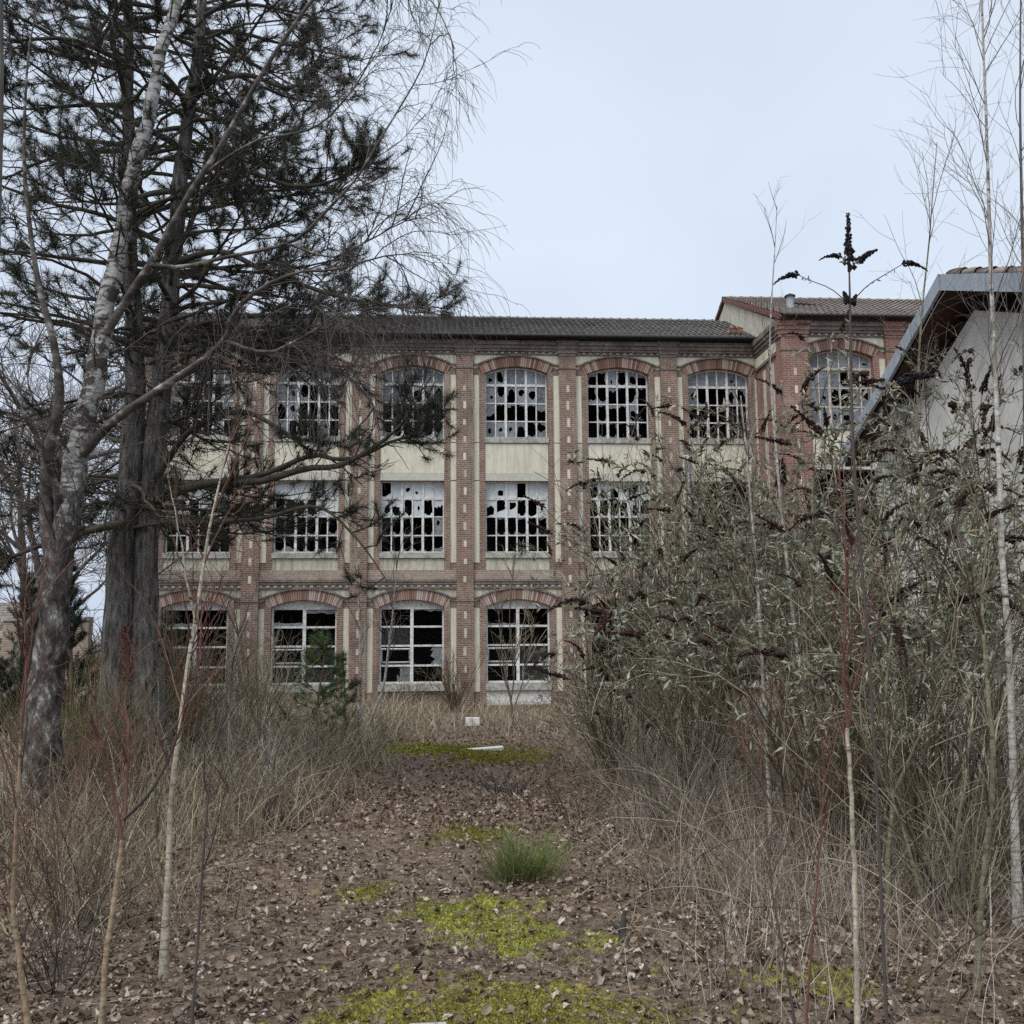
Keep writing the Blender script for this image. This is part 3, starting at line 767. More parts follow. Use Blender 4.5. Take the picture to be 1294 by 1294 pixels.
def ridge_tiles(parent, roof, x0, x1, y, z, mat, pitch=0.335):
    n = int((x1 - x0) / pitch)
    g = Geo()
    t = np.linspace(0, pitch + 0.03, 3)
    pts = np.stack([t, np.zeros(3), np.zeros(3)], -1)
    g.tubes(pts, np.array([[0.085, 0.092, 0.118]]), 8)
    me = new_mesh('ridge_tile', np.concatenate(g.V), [np.concatenate(g.Q)], mat, True)
    for i in range(n):
        o = link('ridge_tile', me, roof, (x0 + i * pitch, y, z + random.uniform(-0.008, 0.008)))

fac = thing('factory_building', 'long three-storey brick factory with broken arched windows and dark tiled roof', 'factory', FO, PHI)
centres = [-8.18 + 3.6 * i for i in range(6)]
W3 = [["HfhHff", "hHHSHf", "SST.SH", "hHSHhH"], ["fHfHff", "fhHSSH", "Hhs..H", "hH..h."], ["hffhff", "ffHHHH", "sSHSSs", "HSSHHH"],
      ["hHffff", "hHHhHf", "tTTTTt", "hhhHHH"], ["HHhSHH", "HHTTHH", ".STTH.", ".SSTS."], ["ffffhf", "HH..HH", "HS.T..", "Ss..s."]]
W2 = [["HHHfff", ".H.tHH", ".s..Hs", "......"], ["fffhff", "HHHHff", "SS.S.S", "SbSSSb"], ["HfhhfF".replace('F', 'f'), "HHHhSt", "sSS.sh", ".sSSsb"],
      ["fhf.ff", "HHHSHh", ".SsSsS", "......"], ["SHHHHf", "HSSHHH", "..s...", "......"], None]
W1 = [["bH", "..", "f.", "b."], ["bT", ".T", "Oh", ".f"], [".T", "f.", "Or", "r."], ["bb", ".T", "Of", ".f"], None, None]
wall = MB()
for c in centres: wall_bay(wall, c)
wall.box(-10.48, -9.98, 0.0, 0.38, -0.8, 12.45)
wall.box(11.62, 11.9, 0.0, 0.38, -0.8, 12.45)
wall.box(-10.48, -10.1, 0.38, 9.0, -0.8, 12.45)
wall.box(-10.48, 11.9, 7.4, 7.75, -0.8, 12.45)
wall.build('wall', M['brick'], fac)
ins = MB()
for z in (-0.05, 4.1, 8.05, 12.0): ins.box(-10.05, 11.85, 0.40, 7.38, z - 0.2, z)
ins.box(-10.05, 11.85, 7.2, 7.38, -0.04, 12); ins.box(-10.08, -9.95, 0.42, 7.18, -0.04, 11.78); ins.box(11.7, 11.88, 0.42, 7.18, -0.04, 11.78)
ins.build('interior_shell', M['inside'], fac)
for i, c in enumerate(centres):
    facade_bay(fac, c, W3[i], W2[i], W1[i])
for i in range(7):
    x = -9.98 + 3.6 * i
    if i < 6: pilaster(fac, x, 0.29)
MB().box(2.62 - 1.085, 2.62 + 1.085, -0.03, 0.05, -0.42, 0.14).build('plinth_panel', M['white_paint'], fac)
# roof
roof = tile_roof('roof', fac, -10.75, 11.25, -0.42, 12.33, 3.6, 14.27, M['tile_dark'])
tile_roof('rear_roof_slope', fac, -10.75, 11.25, 7.9, 12.33, 3.6, 14.27, M['tile_dark'], 0.4, 0.6)
ridge_tiles(fac, roof, -10.75, 11.0, 3.6, 14.25, M['tile_dark'])
gt = Geo(); gt.tubes(np.array([[(-10.8, -0.5, 12.34), (0, -0.5, 12.335), (11.15, -0.5, 12.33)]]), 0.062, 8); gt.build('gutter', M['gutter'], fac)
MB().box(-10.7, 11.2, -0.44, 0.3, 12.262, 12.30).build('eaves_board', M['gutter'], fac)
g = MB(); g.v = [(-10.46, 0.02, 12.4), (-10.46, 7.7, 12.4), (-10.46, 3.6, 14.15), (-10.1, 0.02, 12.4), (-10.1, 7.7, 12.4), (-10.1, 3.6, 14.15)]
g.f3 = [(0, 2, 1), (3, 4, 5)]; g.f4 = [(0, 1, 4, 3), (1, 2, 5, 4), (2, 0, 3, 5)]
g.build('gable_wall', M['brick'], fac)
# loose orange tiles lodged where the roof meets the wing
for dx, dz, rz in ((0, 0.0, 0.3), (0.28, 0.03, -0.2), (0.1, 0.16, 0.6), (0.33, 0.17, 0.1)):
    o = MB().box(-0.11, 0.11, -0.08, 0.08, -0.03, 0.03).build('loose_tile', M['tile_orange'], fac, (10.45 + dx, 0.32, 12.80 + dz)); o.rotation_euler = (0.45, 0.2, rz)
# hopper and downpipe
d = Geo(); d.tubes(np.array([[(8.62, -0.12, 8.2), (8.62, -0.12, 4.0), (8.62, -0.12, -0.5)]]), 0.06, 8); dp = d.build('downpipe', M['zinc'], fac)
MB().hexa([(8.52, -0.24, 8.2), (8.72, -0.24, 8.2), (8.72, -0.06, 8.2), (8.52, -0.06, 8.2), (8.44, -0.3, 8.62), (8.80, -0.3, 8.62), (8.80, -0.06, 8.62), (8.44, -0.06, 8.62)]).build('hopper', M['stone'], dp)

# ------------------------------------------------------------------ the projecting wing
wing = thing('factory_wing', 'projecting brick wing with brown tiled roof and cream gable end beside the long factory', 'factory wing',
             FO + np.array([2.6 * math.sin(PHI), -2.6 * math.cos(PHI), 0]), PHI)
X0 = 11.2                                            # left wall of the wing; local y = 0 is its front
wb = MB()
wc = [13.26, 16.86, 20.46]
for c in wc: wall_bay(wb, c)
wb.box(X0, 11.46, 0.0, 0.38, -0.8, 12.45)
wb.box(X0, X0 + 0.36, 0.38, 13.0, -0.8, 12.42)
wb.box(22.26, 22.6, 0.0, 13.0, -0.8, 12.45); wb.box(X0, 22.6, 12.62, 12.98, -0.8, 12.42)
wb.build('wall', M['brick_red'], wing)
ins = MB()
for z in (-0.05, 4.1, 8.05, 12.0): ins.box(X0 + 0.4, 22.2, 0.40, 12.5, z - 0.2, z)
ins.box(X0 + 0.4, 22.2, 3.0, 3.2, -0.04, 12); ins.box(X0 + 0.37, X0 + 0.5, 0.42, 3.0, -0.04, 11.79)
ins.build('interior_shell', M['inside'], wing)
facade_bay(wing, wc[0], ["fffffh", "hffSHH", "fhHHhH", "ffhhff"], None, None, M['rust_paint'], M['brick_red'], wing=True)
for c in wc[1:]: facade_bay(wing, c, ["fhfhff", "fHfHhf", "HHhHSs", "hHfhHH"], None, None, M['rust_paint'], M['brick_red'], wing=True)
for x, hw in ((11.66, 0.44), (15.06, 0.29), (18.66, 0.29)): pilaster(wing, x, hw, brick=M['brick_red'])
# return wall relief (faces the long front)
r = MB()
for z0, z1, o in ((11.703, 11.80, 0.05), (11.803, 11.93, 0.10), (11.933, 12.06, 0.16), (12.063, 12.25, 0.21)): r.box(X0 - o, X0 + 0.05, -0.12, 2.5, z0, z1)
r.build('cornice', M['brick_dark'], wing)
for y0, y1 in ((0.62, 0.85), (1.5, 1.75)):
    for z0, z1 in ((0.1, 2.9), (4.45, 8.6), (8.63, 11.02)): MB().box(X0 - 0.03, X0 + 0.05, y0, y1, z0, z1).build('render_strip', M['cream_dirty'], wing)
MB().box(X0 - 0.04, X0 + 0.05, 0.35, 2.5, 11.32, 11.66).build('spandrel_panel', M['cream'], wing)
MB().box(X0 - 0.07, X0 + 0.05, 0.35, 2.5, 11.20, 11.28).build('moulding', M['brick_dark'], wing)
YE, ZE, YR, ZR = -0.45, 12.36, 6.2, 15.22
wr = tile_roof('roof', wing, X0 - 0.07, 22.9, YE, ZE, YR, ZR, M['tile_brown'], 0.21, 0.34)
tile_roof('rear_roof_slope', wing, X0 - 0.07, 22.9, 13.3, 12.2, YR, ZR, M['tile_brown'], 0.4, 0.6)
ridge_tiles(wing, wr, X0 - 0.09, 22.6, YR, ZR, M['tile_brown'], 0.40)
gw = MB(); gw.v = [(X0 + 0.02, -0.05, 12.255), (X0 + 0.02, 12.95, 12.255), (X0 + 0.02, YR, 15.05), (X0 + 0.3, -0.05, 12.255), (X0 + 0.3, 12.95, 12.255), (X0 + 0.3, YR, 15.05)]
gw.f3 = [(0, 2, 1), (3, 4, 5)]; gw.f4 = [(0, 1, 4, 3), (1, 2, 5, 4), (2, 0, 3, 5)]
gw.build('gable_wall', M['cream_dirty'], wing)
sl = (ZR - ZE) / (YR - YE)
for k in range(22):                                   # dark red verge tiles along the rake
    y = YE + 0.1 + k * 0.295
    MB().hexa([(X0 - 0.10, y, ZE - 0.16 + sl * (y - YE)), (X0 + 0.16, y, ZE - 0.16 + sl * (y - YE)), (X0 + 0.16, y + 0.2, ZE - 0.16 + sl * (y + 0.2 - YE)), (X0 - 0.10, y + 0.2, ZE - 0.16 + sl * (y + 0.2 - YE)),
               (X0 - 0.10, y, ZE + 0.03 + sl * (y - YE)), (X0 + 0.16, y, ZE + 0.03 + sl * (y - YE)), (X0 + 0.16, y + 0.2, ZE + 0.03 + sl * (y + 0.2 - YE)), (X0 - 0.10, y + 0.2, ZE + 0.03 + sl * (y + 0.2 - YE))]).build('verge_tile', M['verge'], wr)
MB().hexa([(X0 - 0.08, YE, ZE - 0.08), (X0 - 0.00, YE, ZE - 0.08), (X0 - 0.00, YR, ZR - 0.08), (X0 - 0.08, YR, ZR - 0.08), (X0 - 0.08, YE, ZE + 0.015), (X0 - 0.00, YE, ZE + 0.015), (X0 - 0.00, YR, ZR + 0.015), (X0 - 0.08, YR, ZR + 0.015)]).build('verge_board', M['verge'], wr)
MB().hexa([(X0 - 0.08, 13.3, 12.12), (X0 - 0.00, 13.3, 12.12), (X0 - 0.00, YR + 0.01, ZR - 0.08), (X0 - 0.08, YR + 0.01, ZR - 0.08), (X0 - 0.08, 13.3, 12.24), (X0 - 0.00, 13.3, 12.24), (X0 - 0.00, YR + 0.01, ZR + 0.02), (X0 - 0.08, YR + 0.01, ZR + 0.02)]).build('verge_board', M['verge'], wr)
gt = Geo(); gt.tubes(np.array([[(X0 - 0.05, YE - 0.07, ZE - 0.02), (16, YE - 0.07, ZE - 0.02), (22.6, YE - 0.07, ZE - 0.02)]]), 0.055, 8); gt.build('gutter', M['gutter'], wing)
vp = Geo(); vp.tubes(np.array([[(12.35, 2.0, 13.2), (12.35, 2.0, 13.6), (12.35, 2.0, 13.85)]]), 0.13, 10); v1 = vp.build('roof_vent', M['zinc'], wing)
vc = Geo(); vc.tubes(np.array([[(12.35, 2.0, 13.84), (12.35, 2.0, 13.88), (12.35, 2.0, 13.96)]]), np.array([[0.2, 0.19, 0.03]]), 10); vc.build('vent_cap', M['gutter'], v1)
sp_ = MB().box(-0.55, 0.55, -0.09, 0.09, -0.02, 0.03).build('roof_gap_strip', M['gutter'], wing, (13.3, 2.9, 13.88)); sp_.rotation_euler = (0.4, 0.06, 0.05)  # black strip laid on the tiles, painting the dark of a gap in the roof

# low brick wall running on from the left end of the factory
lw = thing('low_brick_wall', 'low weathered brick wall running from the end of the factory behind the pine', 'wall', FO + np.array([-13.0 * math.cos(PHI), -13.0 * math.sin(PHI) - 2, 0]), PHI)
MB().box(-0.4, 2.2, 0, 0.35, -0.8, 2.5).build('masonry', M['brick_pale'], lw); MB().box(-0.45, 2.2, -0.05, 0.40, 2.503, 2.62).build('coping', M['stone'], lw)

# ------------------------------------------------------------------ the annex on the right: its gable end faces the clearing
AX, AY, AZ = 5.22, 12.0, 6.05                          # barge-board plane, ridge depth, ridge height
ax = thing('rendered_annex', 'grey white rendered annex with zinc trimmed gable eaves behind the shrubs', 'annex', (AX, AY, 0))
HY, TA = 4.0, 0.365                                    # half width, roof slope
WX = 0.40                                              # overhang
aw = MB()
poly = [(-HY + 0.35, -0.8), (HY - 0.35, -0.8), (HY - 0.35, AZ - 0.42 - TA * (HY - 0.35)), (0, AZ - 0.42), (-HY + 0.35, AZ - 0.42 - TA * (HY - 0.35))]
n = len(poly)
aw.v = [(WX, y, z) for y, z in poly] + [(WX + 9, y, z) for y, z in poly]
me = new_mesh('wall', aw.v, [np.array([[0, 4, 3, 2, 1], [5, 6, 7, 8, 9]]), np.array([[i, (i + 1) % n, (i + 1) % n + n, i + n] for i in range(n)])], M['annex_wall'])
link('wall', me, ax)
def slab(name, x0, x1, ya, yb, top, th, mat, parent):
    za, zb = AZ + top - TA * abs(ya), AZ + top - TA * abs(yb)
    return MB().hexa([(x0, ya, za - th), (x1, ya, za - th), (x1, yb, zb - th), (x0, yb, zb - th), (x0, ya, za), (x1, ya, za), (x1, yb, zb), (x0, yb, zb)]).build(name, mat, parent)
ar = slab('roof', 0.03, 9.5, 0.002, HY, 0.0, 0.10, M['tile_brown'], ax)
ar2 = slab('roof', 0.03, 9.5, -HY, -0.002, 0.0, 0.10, M['tile_brown'], ax)
for sg in (-1, 1):
    ya, yb = (0.002, HY) if sg > 0 else (-HY, -0.002)
    slab('soffit', 0.06, WX + 0.05, ya, yb, -0.13, 0.05, M['soffit'], ar if sg > 0 else ar2)
    k = 0; y = 0.01
    while y < HY - 0.02:                               # zinc barge lengths with their seams
        y2 = min(y + 0.95, HY)
        a, b = (y, y2 - 0.012) if sg > 0 else (-y2 + 0.012, -y)
        slab('barge_board', -0.012 - 0.004 * (k % 2), 0.028, a, b, 0.04, 0.205, M['zinc'], ar if sg > 0 else ar2)
        slab('seam', -0.022, -0.0165, b - 0.03, b, 0.045, 0.21, M['zinc'], ar if sg > 0 else ar2)
        y = y2; k += 1
    for i in range(11):                                # verge tiles riding on the barge
        y = 0.2 + i * 0.36
        yy = sg * y
        g = Geo(); g.tubes(np.array([[(0.14, yy - sg * 0.19, 0.05 + AZ - TA * (y - 0.19)), (0.14, yy, 0.06 + AZ - TA * y), (0.14, yy + sg * 0.19, 0.05 + AZ - TA * (y + 0.19))]]), np.array([[0.045, 0.055, 0.07]]), 8)
        g.build('verge_tile', M['tile_brown'], ar if sg > 0 else ar2)
for y in (2.35, -2.6):
    MB().box(0.08, WX + 0.1, y - 0.09, y + 0.09, AZ - 0.55 - TA * abs(y), AZ - 0.20 - TA * abs(y)).build('purlin_end', M['stone'], ax)

# far house beyond the left edge of the trees
fh = thing('distant_house', 'distant beige house with brown roof behind the bare trees', 'house', (-28.5, 54, -0.4))
MB().box(-4, 3.2, 0, 7, -0.5, 2.6).build('wall', M['cream_dirty'], fh)
MB().hexa([(-4.3, -0.3, 2.6), (3.5, -0.3, 2.6), (3.5, 7.3, 2.6), (-4.3, 7.3, 2.6), (-4.3, 3.3, 4.6), (3.5, 3.3, 4.6), (3.5, 3.7, 4.6), (-4.3, 3.7, 4.6)]).build('roof', M['tile_brown'], fh)
MB().box(0.6, 1.7, -0.04, 0.02, 0.9, 2.2).build('window', M['glass_clear'], fh)

# ================================================================== vegetation
def tufts(g, P, A, k, ln, wd, spread=0.75, back=0.12):
    """needle brushes at points P with axis A"""
    N = len(P)
    if N == 0: return
    P = np.repeat(P, k, axis=0); A = np.repeat(A, k, axis=0)
    n = len(P)
    P = P - A * (U(0, back, n)[:, None])
    d = norm(A * U(0.35, 1.1, n)[:, None] + spread * rv(n))
    l = ln * U(0.7, 1.15, n)
    s = norm(np.cross(d, rv(n))) * (wd * 0.5)
    V = np.stack([P - s, P + s, P + d * l[:, None]], axis=1)
    g.add(V, T=np.arange(n * 3).reshape(n, 3))

def leaves(g, P, D, ln, wd, fold=0.25):
    """pointed leaves: two quads folded along the midrib"""
    n = len(P)
    if n == 0: return
    ln = np.broadcast_to(ln, (n,))[:, None]; wd = np.broadcast_to(wd, (n,))[:, None]
    d = norm(D); s = norm(np.cross(d, rv(n))); up = np.cross(s, d)
    b = P; m = P + d * ln * 0.5 - up * ln * fold * 0.2; t = P + d * ln + up * ln * -fold
    l_ = m - s * wd * 0.5; r_ = m + s * wd * 0.5
    V = np.stack([b, l_, t, r_], axis=1)
    i = np.arange(n)[:, None] * 4
    g.add(V, Q=i + np.array([[0, 1, 2, 3]]))

def end_dirs(p): return norm(p[:, -1] - p[:, -2])

# ---------------- the two-stemmed pine
PY = 15.0; PS = 13.2 / 15
def nearer(c): return [(u, v, Y * PS, r * PS) for u, v, Y, r in c]
base = at(166, 905, PY * PS); base[2] = float(gz(base[0], base[1])) - 0.1
pine = thing('pine_tree', 'tall two-stemmed pine with grey trunks and dark needle tufts beside the large birch', 'pine tree', base)
tA = [(146, 915, PY, .34), (150, 850, PY, .25), (152, 720, PY, .20), (168, 560, PY, .165), (170, 430, PY, .14), (163, 310, PY, .12), (162, 170, PY, .095), (162, 50, PY, .078), (165, -140, PY, .05)]
tB = [(188, 915, PY + .1, .30), (184, 850, PY + .1, .22), (184, 720, PY + .1, .18), (196, 560, PY + .1, .165), (210, 430, PY + .1, .145), (220, 310, PY + .1, .125), (234, 170, PY + .2, .10), (252, 50, PY + .2, .085), (264, -140, PY + .3, .055)]
prim_all, needles_g, twig_g, limb_g = [], Geo(), Geo(), Geo()
for tr in (tA, tB):
    p, r = limb(nearer([(tr[0][0] - 1, 985, tr[0][2], tr[0][3] * 1.05)] + tr), 40)
    g = Geo(); p2 = p + np.stack([0.012 * np.sin(np.arange(40) * 1.7), 0.012 * np.cos(np.arange(40) * 2.1), np.zeros(40)], -1)
    g.tubes(p2, r[None], 12); g.build('trunk', M['pine_bark'], pine, base)
    # limbs in loose whorls
    zz = np.concatenate([U(3.3, 6.0, 16), U(6.0, 12.8, 62)])
    az = U(0, 2 * math.pi, len(zz))
    zz = 1.65 + (zz - 1.65) * PS
    idx = np.array([np.argmin(np.abs(p[:, 2] - z)) for z in zz])
    P0 = p[idx].copy(); P0[:, 2] = zz
    el = np.where(zz < 5.5, U(-0.1, 0.15, len(zz)), U(0.0, 0.35, len(zz)))
    D0 = np.stack([np.cos(az) * np.cos(el), np.sin(az) * np.cos(el), np.sin(el)], -1)
    L0 = PS * np.where(zz < 5.5, U(1.6, 3.2, len(zz)), U(1.8, 3.9, len(zz)) * np.clip(1.25 - zz / 24, 0.5, 1))
    pr = grow(P0, D0, L0, 10, 0.10, 0.035, 0.22)
    limb_g.tubes(pr, taper(len(pr), 11, U(.024, .046, len(pr)), .007, 0.8), 6)
    prim_all.append(pr)
# limbs one can follow across the facade
heroes = [[(190, 640, 15, .075), (208, 628, 14.8, .07), (262, 610, 14.4, .062), (328, 608, 14.0, .052), (386, 592, 13.8, .045), (430, 588, 13.6, .037), (480, 560, 13.4, .028), (512, 530, 13.3, .018), (520, 505, 13.3, .01)],
          [(262, 610, 14.4, .045), (330, 600, 14.1, .04), (392, 576, 13.9, .034), (424, 580, 13.7, .03), (458, 576, 13.5, .024), (500, 556, 13.4, .018), (535, 552, 13.3, .010)],
          [(200, 600, 15, .05), (240, 545, 14.6, .045), (300, 520, 14.3, .038), (350, 540, 14.1, .03), (395, 573, 13.9, .02)],
          [(225, 330, 15, .055), (280, 318, 14.5, .045), (340, 345, 14.2, .036), (420, 372, 13.9, .026), (480, 385, 13.7, .018), (545, 390, 13.6, .009)],
          [(232, 240, 15, .05), (300, 215, 14.5, .04), (370, 235, 14.2, .03), (430, 225, 14, .02), (480, 190, 13.9, .010)],
          [(215, 420, 15, .05), (290, 440, 14.5, .04), (370, 455, 14.1, .03), (430, 470, 13.8, .022), (470, 510, 13.7, .015), (480, 545, 13.7, .008)],
          [(190, 660, 15, .05), (250, 660, 14.6, .04), (330, 655, 14.2, .03), (400, 640, 14, .024), (450, 680, 13.8, .016), (490, 735, 13.7, .008)],
          [(160, 660, 14.9, .06), (110, 672, 14.5, .05), (50, 690, 14.2, .035), (-20, 720, 14, .02)],
          [(240, 110, 15.1, .05), (310, 95, 14.6, .04), (370, 110, 14.3, .028), (412, 60, 14.1, .012)]]
hp = []
for h in heroes:
    p, r = limb(nearer(h), 22); limb_g.tubes(p, r[None], 7); hp.append(p)
limb_g.build('limbs', M['pine_limb'], pine, base)
prim = np.concatenate(prim_all); hp = np.array(hp)
low = prim[:, 0, 2] < 5.5
def pine_sprays(par, k2, l2, k3, t0, leafy, needle_n=84):
    P, D, t, _ = sprout(par, k2, t0, 1.0, 0.5, 1.15)
    D[:, 2] = D[:, 2] * 0.55 + 0.05
    s2 = grow(P, D, U(l2[0], l2[1], len(P)) * (1.15 - 0.6 * t), 6, 0.16, 0.02, 0.25)
    twig_g.tubes(s2, taper(len(s2), 7, U(.007, .013, len(s2)), .004), 4)
    P, D, t, _ = sprout(s2, k3, 0.35, 1.0, 0.35, 0.95)
    D[:, 2] += 0.22
    s3 = grow(P, D, U(0.14, 0.42, len(P)), 4, 0.14, -0.02, 0.2)
    twig_g.tubes(s3, taper(len(s3), 5, .0055, .0035), 3)
    keep = rng.random(len(s3)) < leafy
    tufts(needles_g, s3[keep][:, -1], end_dirs(s3[keep]), needle_n, 0.13, 0.0062, 0.85, 0.16)
    keep2 = rng.random(len(s2)) < leafy
    tufts(needles_g, s2[keep2][:, -1], end_dirs(s2[keep2]), needle_n + 30, 0.14, 0.0066, 0.85, 0.24)
pine_sprays(prim[~low], 8, (0.5, 1.3), 4, 0.34, 0.54)
pine_sprays(prim[low], 10, (0.4, 1.1), 6, 0.25, 0.16)
pine_sprays(hp[:3], 10, (0.3, 0.7), 4, 0.30, 0.22)
pine_sprays(hp[:3, 14:], 5, (0.3, 0.6), 5, 0.5, 0.9)
pine_sprays(hp[3:5], 16, (0.4, 0.9), 5, 0.3, 0.85)
pine_sprays(hp[5:7], 14, (0.4, 0.9), 5, 0.3, 0.42)
pine_sprays(hp[7:], 14, (0.4, 0.8), 4, 0.3, 0.7)
twig_g.build('twigs', M['pine_twig'], pine, base, 'stuff')
needles_g.build('needles', M['needle'], pine, base, 'stuff')

# ---------------- the large birch
BY = 11.0
base = at(52, 1015, BY); base[2] = float(gz(base[0], base[1])) - 0.1
birch = thing('birch_tree', 'large old birch with white peeling bark, blackened base and weeping twigs', 'birch tree', base)
trunk = [(48, 1035, BY, .30), (52, 985, BY, .235), (60, 850, BY, .20), (72, 740, BY, .185), (86, 640, BY, .172), (106, 540, BY, .155), (128, 430, BY, .142), (148, 320, BY + .1, .128), (170, 215, BY + .2, .115), (195, 110, BY + .3, .10), (222, 0, BY + .4, .09), (252, -140, BY + .5, .07)]
p, r = limb(trunk, 56)
r = r * (1 + 0.05 * np.sin(np.arange(56) * 2.3)) * np.interp(np.arange(56), [0, 12, 30, 55], [.92, .84, .75, .7])
p[3:] += np.stack([0.022 * np.sin(np.arange(53) * 0.83) + 0.014 * np.sin(np.arange(53) * 2.1), 0.02 * np.cos(np.arange(53) * 0.9), np.zeros(53)], -1); trunk_line = p
g = Geo(); g.tubes(p, r[None], 14); g.build('trunk', M['birch'], birch, base)
bl = [[(70, 730, BY, .11), (58, 650, BY - .05, .095), (62, 560, BY - .1, .08), (75, 500, BY - .2, .065), (62, 420, BY - .3, .048), (40, 330, BY - .4, .036), (25, 220, BY - .5, .026), (30, 90, BY - .6, .016), (50, -30, BY - .6, .008)],
      [(128, 432, BY, .07), (160, 376, BY - .1, .055), (195, 323, BY - .2, .048), (236, 250, BY - .3, .043), (275, 190, BY - .4, .038), (312, 128, BY - .5, .034), (360, 50, BY - .6, .028), (405, -10, BY - .7, .023), (450, -80, BY - .8, .016)],
      [(98, 580, BY, .075), (140, 535, BY - .2, .062), (190, 500, BY - .4, .056), (240, 465, BY - .6, .048), (280, 432, BY - .7, .040), (293, 400, BY - .8, .034), (330, 365, BY - .9, .026), (372, 345, BY - 1, .020), (425, 340, BY - 1.1, .015), (480, 325, BY - 1.1, .010), (520, 322, BY - 1.2, .006), (560, 330, BY - 1.2, .004)],
      [(188, 334, BY - .18, .036), (235, 338, BY - .3, .03), (302, 323, BY - .5, .026), (365, 309, BY - .7, .023), (410, 271, BY - .8, .020), (450, 226, BY - .9, .017), (490, 165, BY - 1, .013), (525, 110, BY - 1, .010), (550, 50, BY - 1, .007), (560, -10, BY - 1, .005)],
      [(282, 430, BY - .7, .030), (313, 441, BY - .8, .026), (345, 445, BY - .9, .022), (385, 428, BY - 1, .017), (425, 400, BY - 1.1, .011), (455, 390, BY - 1.2, .007), (480, 390, BY - 1.2, .005)],
      [(222, 0, BY + .4, .05), (300, -60, BY, .03), (420, -70, BY - .3, .022), (500, -35, BY - .6, .015), (550, 10, BY - .8, .009), (575, 60, BY - .9, .006)],
      [(250, 225, BY - .3, .026), (320, 180, BY - .6, .02), (390, 165, BY - .8, .015), (440, 120, BY - 1, .011), (480, 50, BY - 1.1, .008), (500, -20, BY - 1.2, .006)],
      [(80, 660, BY, .06), (55, 590, BY - .4, .04), (10, 510, BY - .9, .026), (-40, 430, BY - 1.2, .016)],
      [(365, 309, BY - .7, .016), (420, 325, BY - .9, .013), (470, 300, BY - 1, .010), (515, 275, BY - 1.1, .007), (550, 280, BY - 1.2, .004)]]
g = Geo(); blp = []
for h in bl:
    p, r = limb(h, 24)
    p[2:] += np.cumsum(rng.normal(size=(22, 3)) * 0.007, axis=0)
    g.tubes(p, r[None] * 0.82, 8); blp.append(p)
g.build('limbs', M['birch_limb'], birch, base)
blp = np.array(blp)
tw = Geo()
P, D, t, pi = sprout(blp, 13, 0.3, 1.0, 0.4, 1.0)
D[:, 2] += 0.15
b2 = grow(P, D, U(0.35, 1.25, len(P)), 8, 0.13, 0.05)
tw.tubes(b2, taper(len(b2), 9, U(.004, .009, len(b2)), .0024), 4)
P, D, t, _ = sprout(b2, 6, 0.2, 1.0, 0.4, 1.0)
b3 = grow(P, D, U(0.2, 0.65, len(P)), 6, 0.14, 0.10)
tw.tubes(b3, taper(len(b3), 7, .0031, .0018), 3)
P, D, t, _ = sprout(b3, 3, 0.25, 1.0, 0.3, 0.9)
b4 = grow(P, D, U(0.15, 0.6, len(P)), 6, 0.12, 0.24)
tw.tubes(b4, taper(len(b4), 7, .0024, .0014), 3)
# a thicker curtain below the lower limbs
P, D, t, _ = sprout(blp[[2, 4]], 19, 0.25, 0.85, 0.5, 1.6)
c3 = grow(P, D, U(0.4, 1.5, len(P)), 7, 0.16, 0.30); tw.tubes(c3, taper(len(c3), 8, .005, .0025), 3)
P, D, t, _ = sprout(c3, 9, 0.3, 1.0, 0.3, 1.2)
c4 = grow(P, D, U(0.3, 1.1, len(P)), 6, 0.14, 0.30); tw.tubes(c4, taper(len(c4), 7, .0034, .0018), 3)
P, D, t, _ = sprout(trunk_line[None], 60, 0.28, 1.0, 0.6, 1.3)
d1 = grow(P, D, U(0.4, 1.5, len(P)), 8, 0.16, 0.03); tw.tubes(d1, taper(len(d1), 9, U(.006, .014, len(d1)), .003), 4)
P, D, t, _ = sprout(d1, 7, 0.2, 1.0, 0.4, 1.1)
d2 = grow(P, D, U(0.2, 0.7, len(P)), 6, 0.15, 0.10); tw.tubes(d2, taper(len(d2), 7, .0036, .0018), 3)
tw.build('twigs', M['birch_twig'], birch, base, 'stuff')

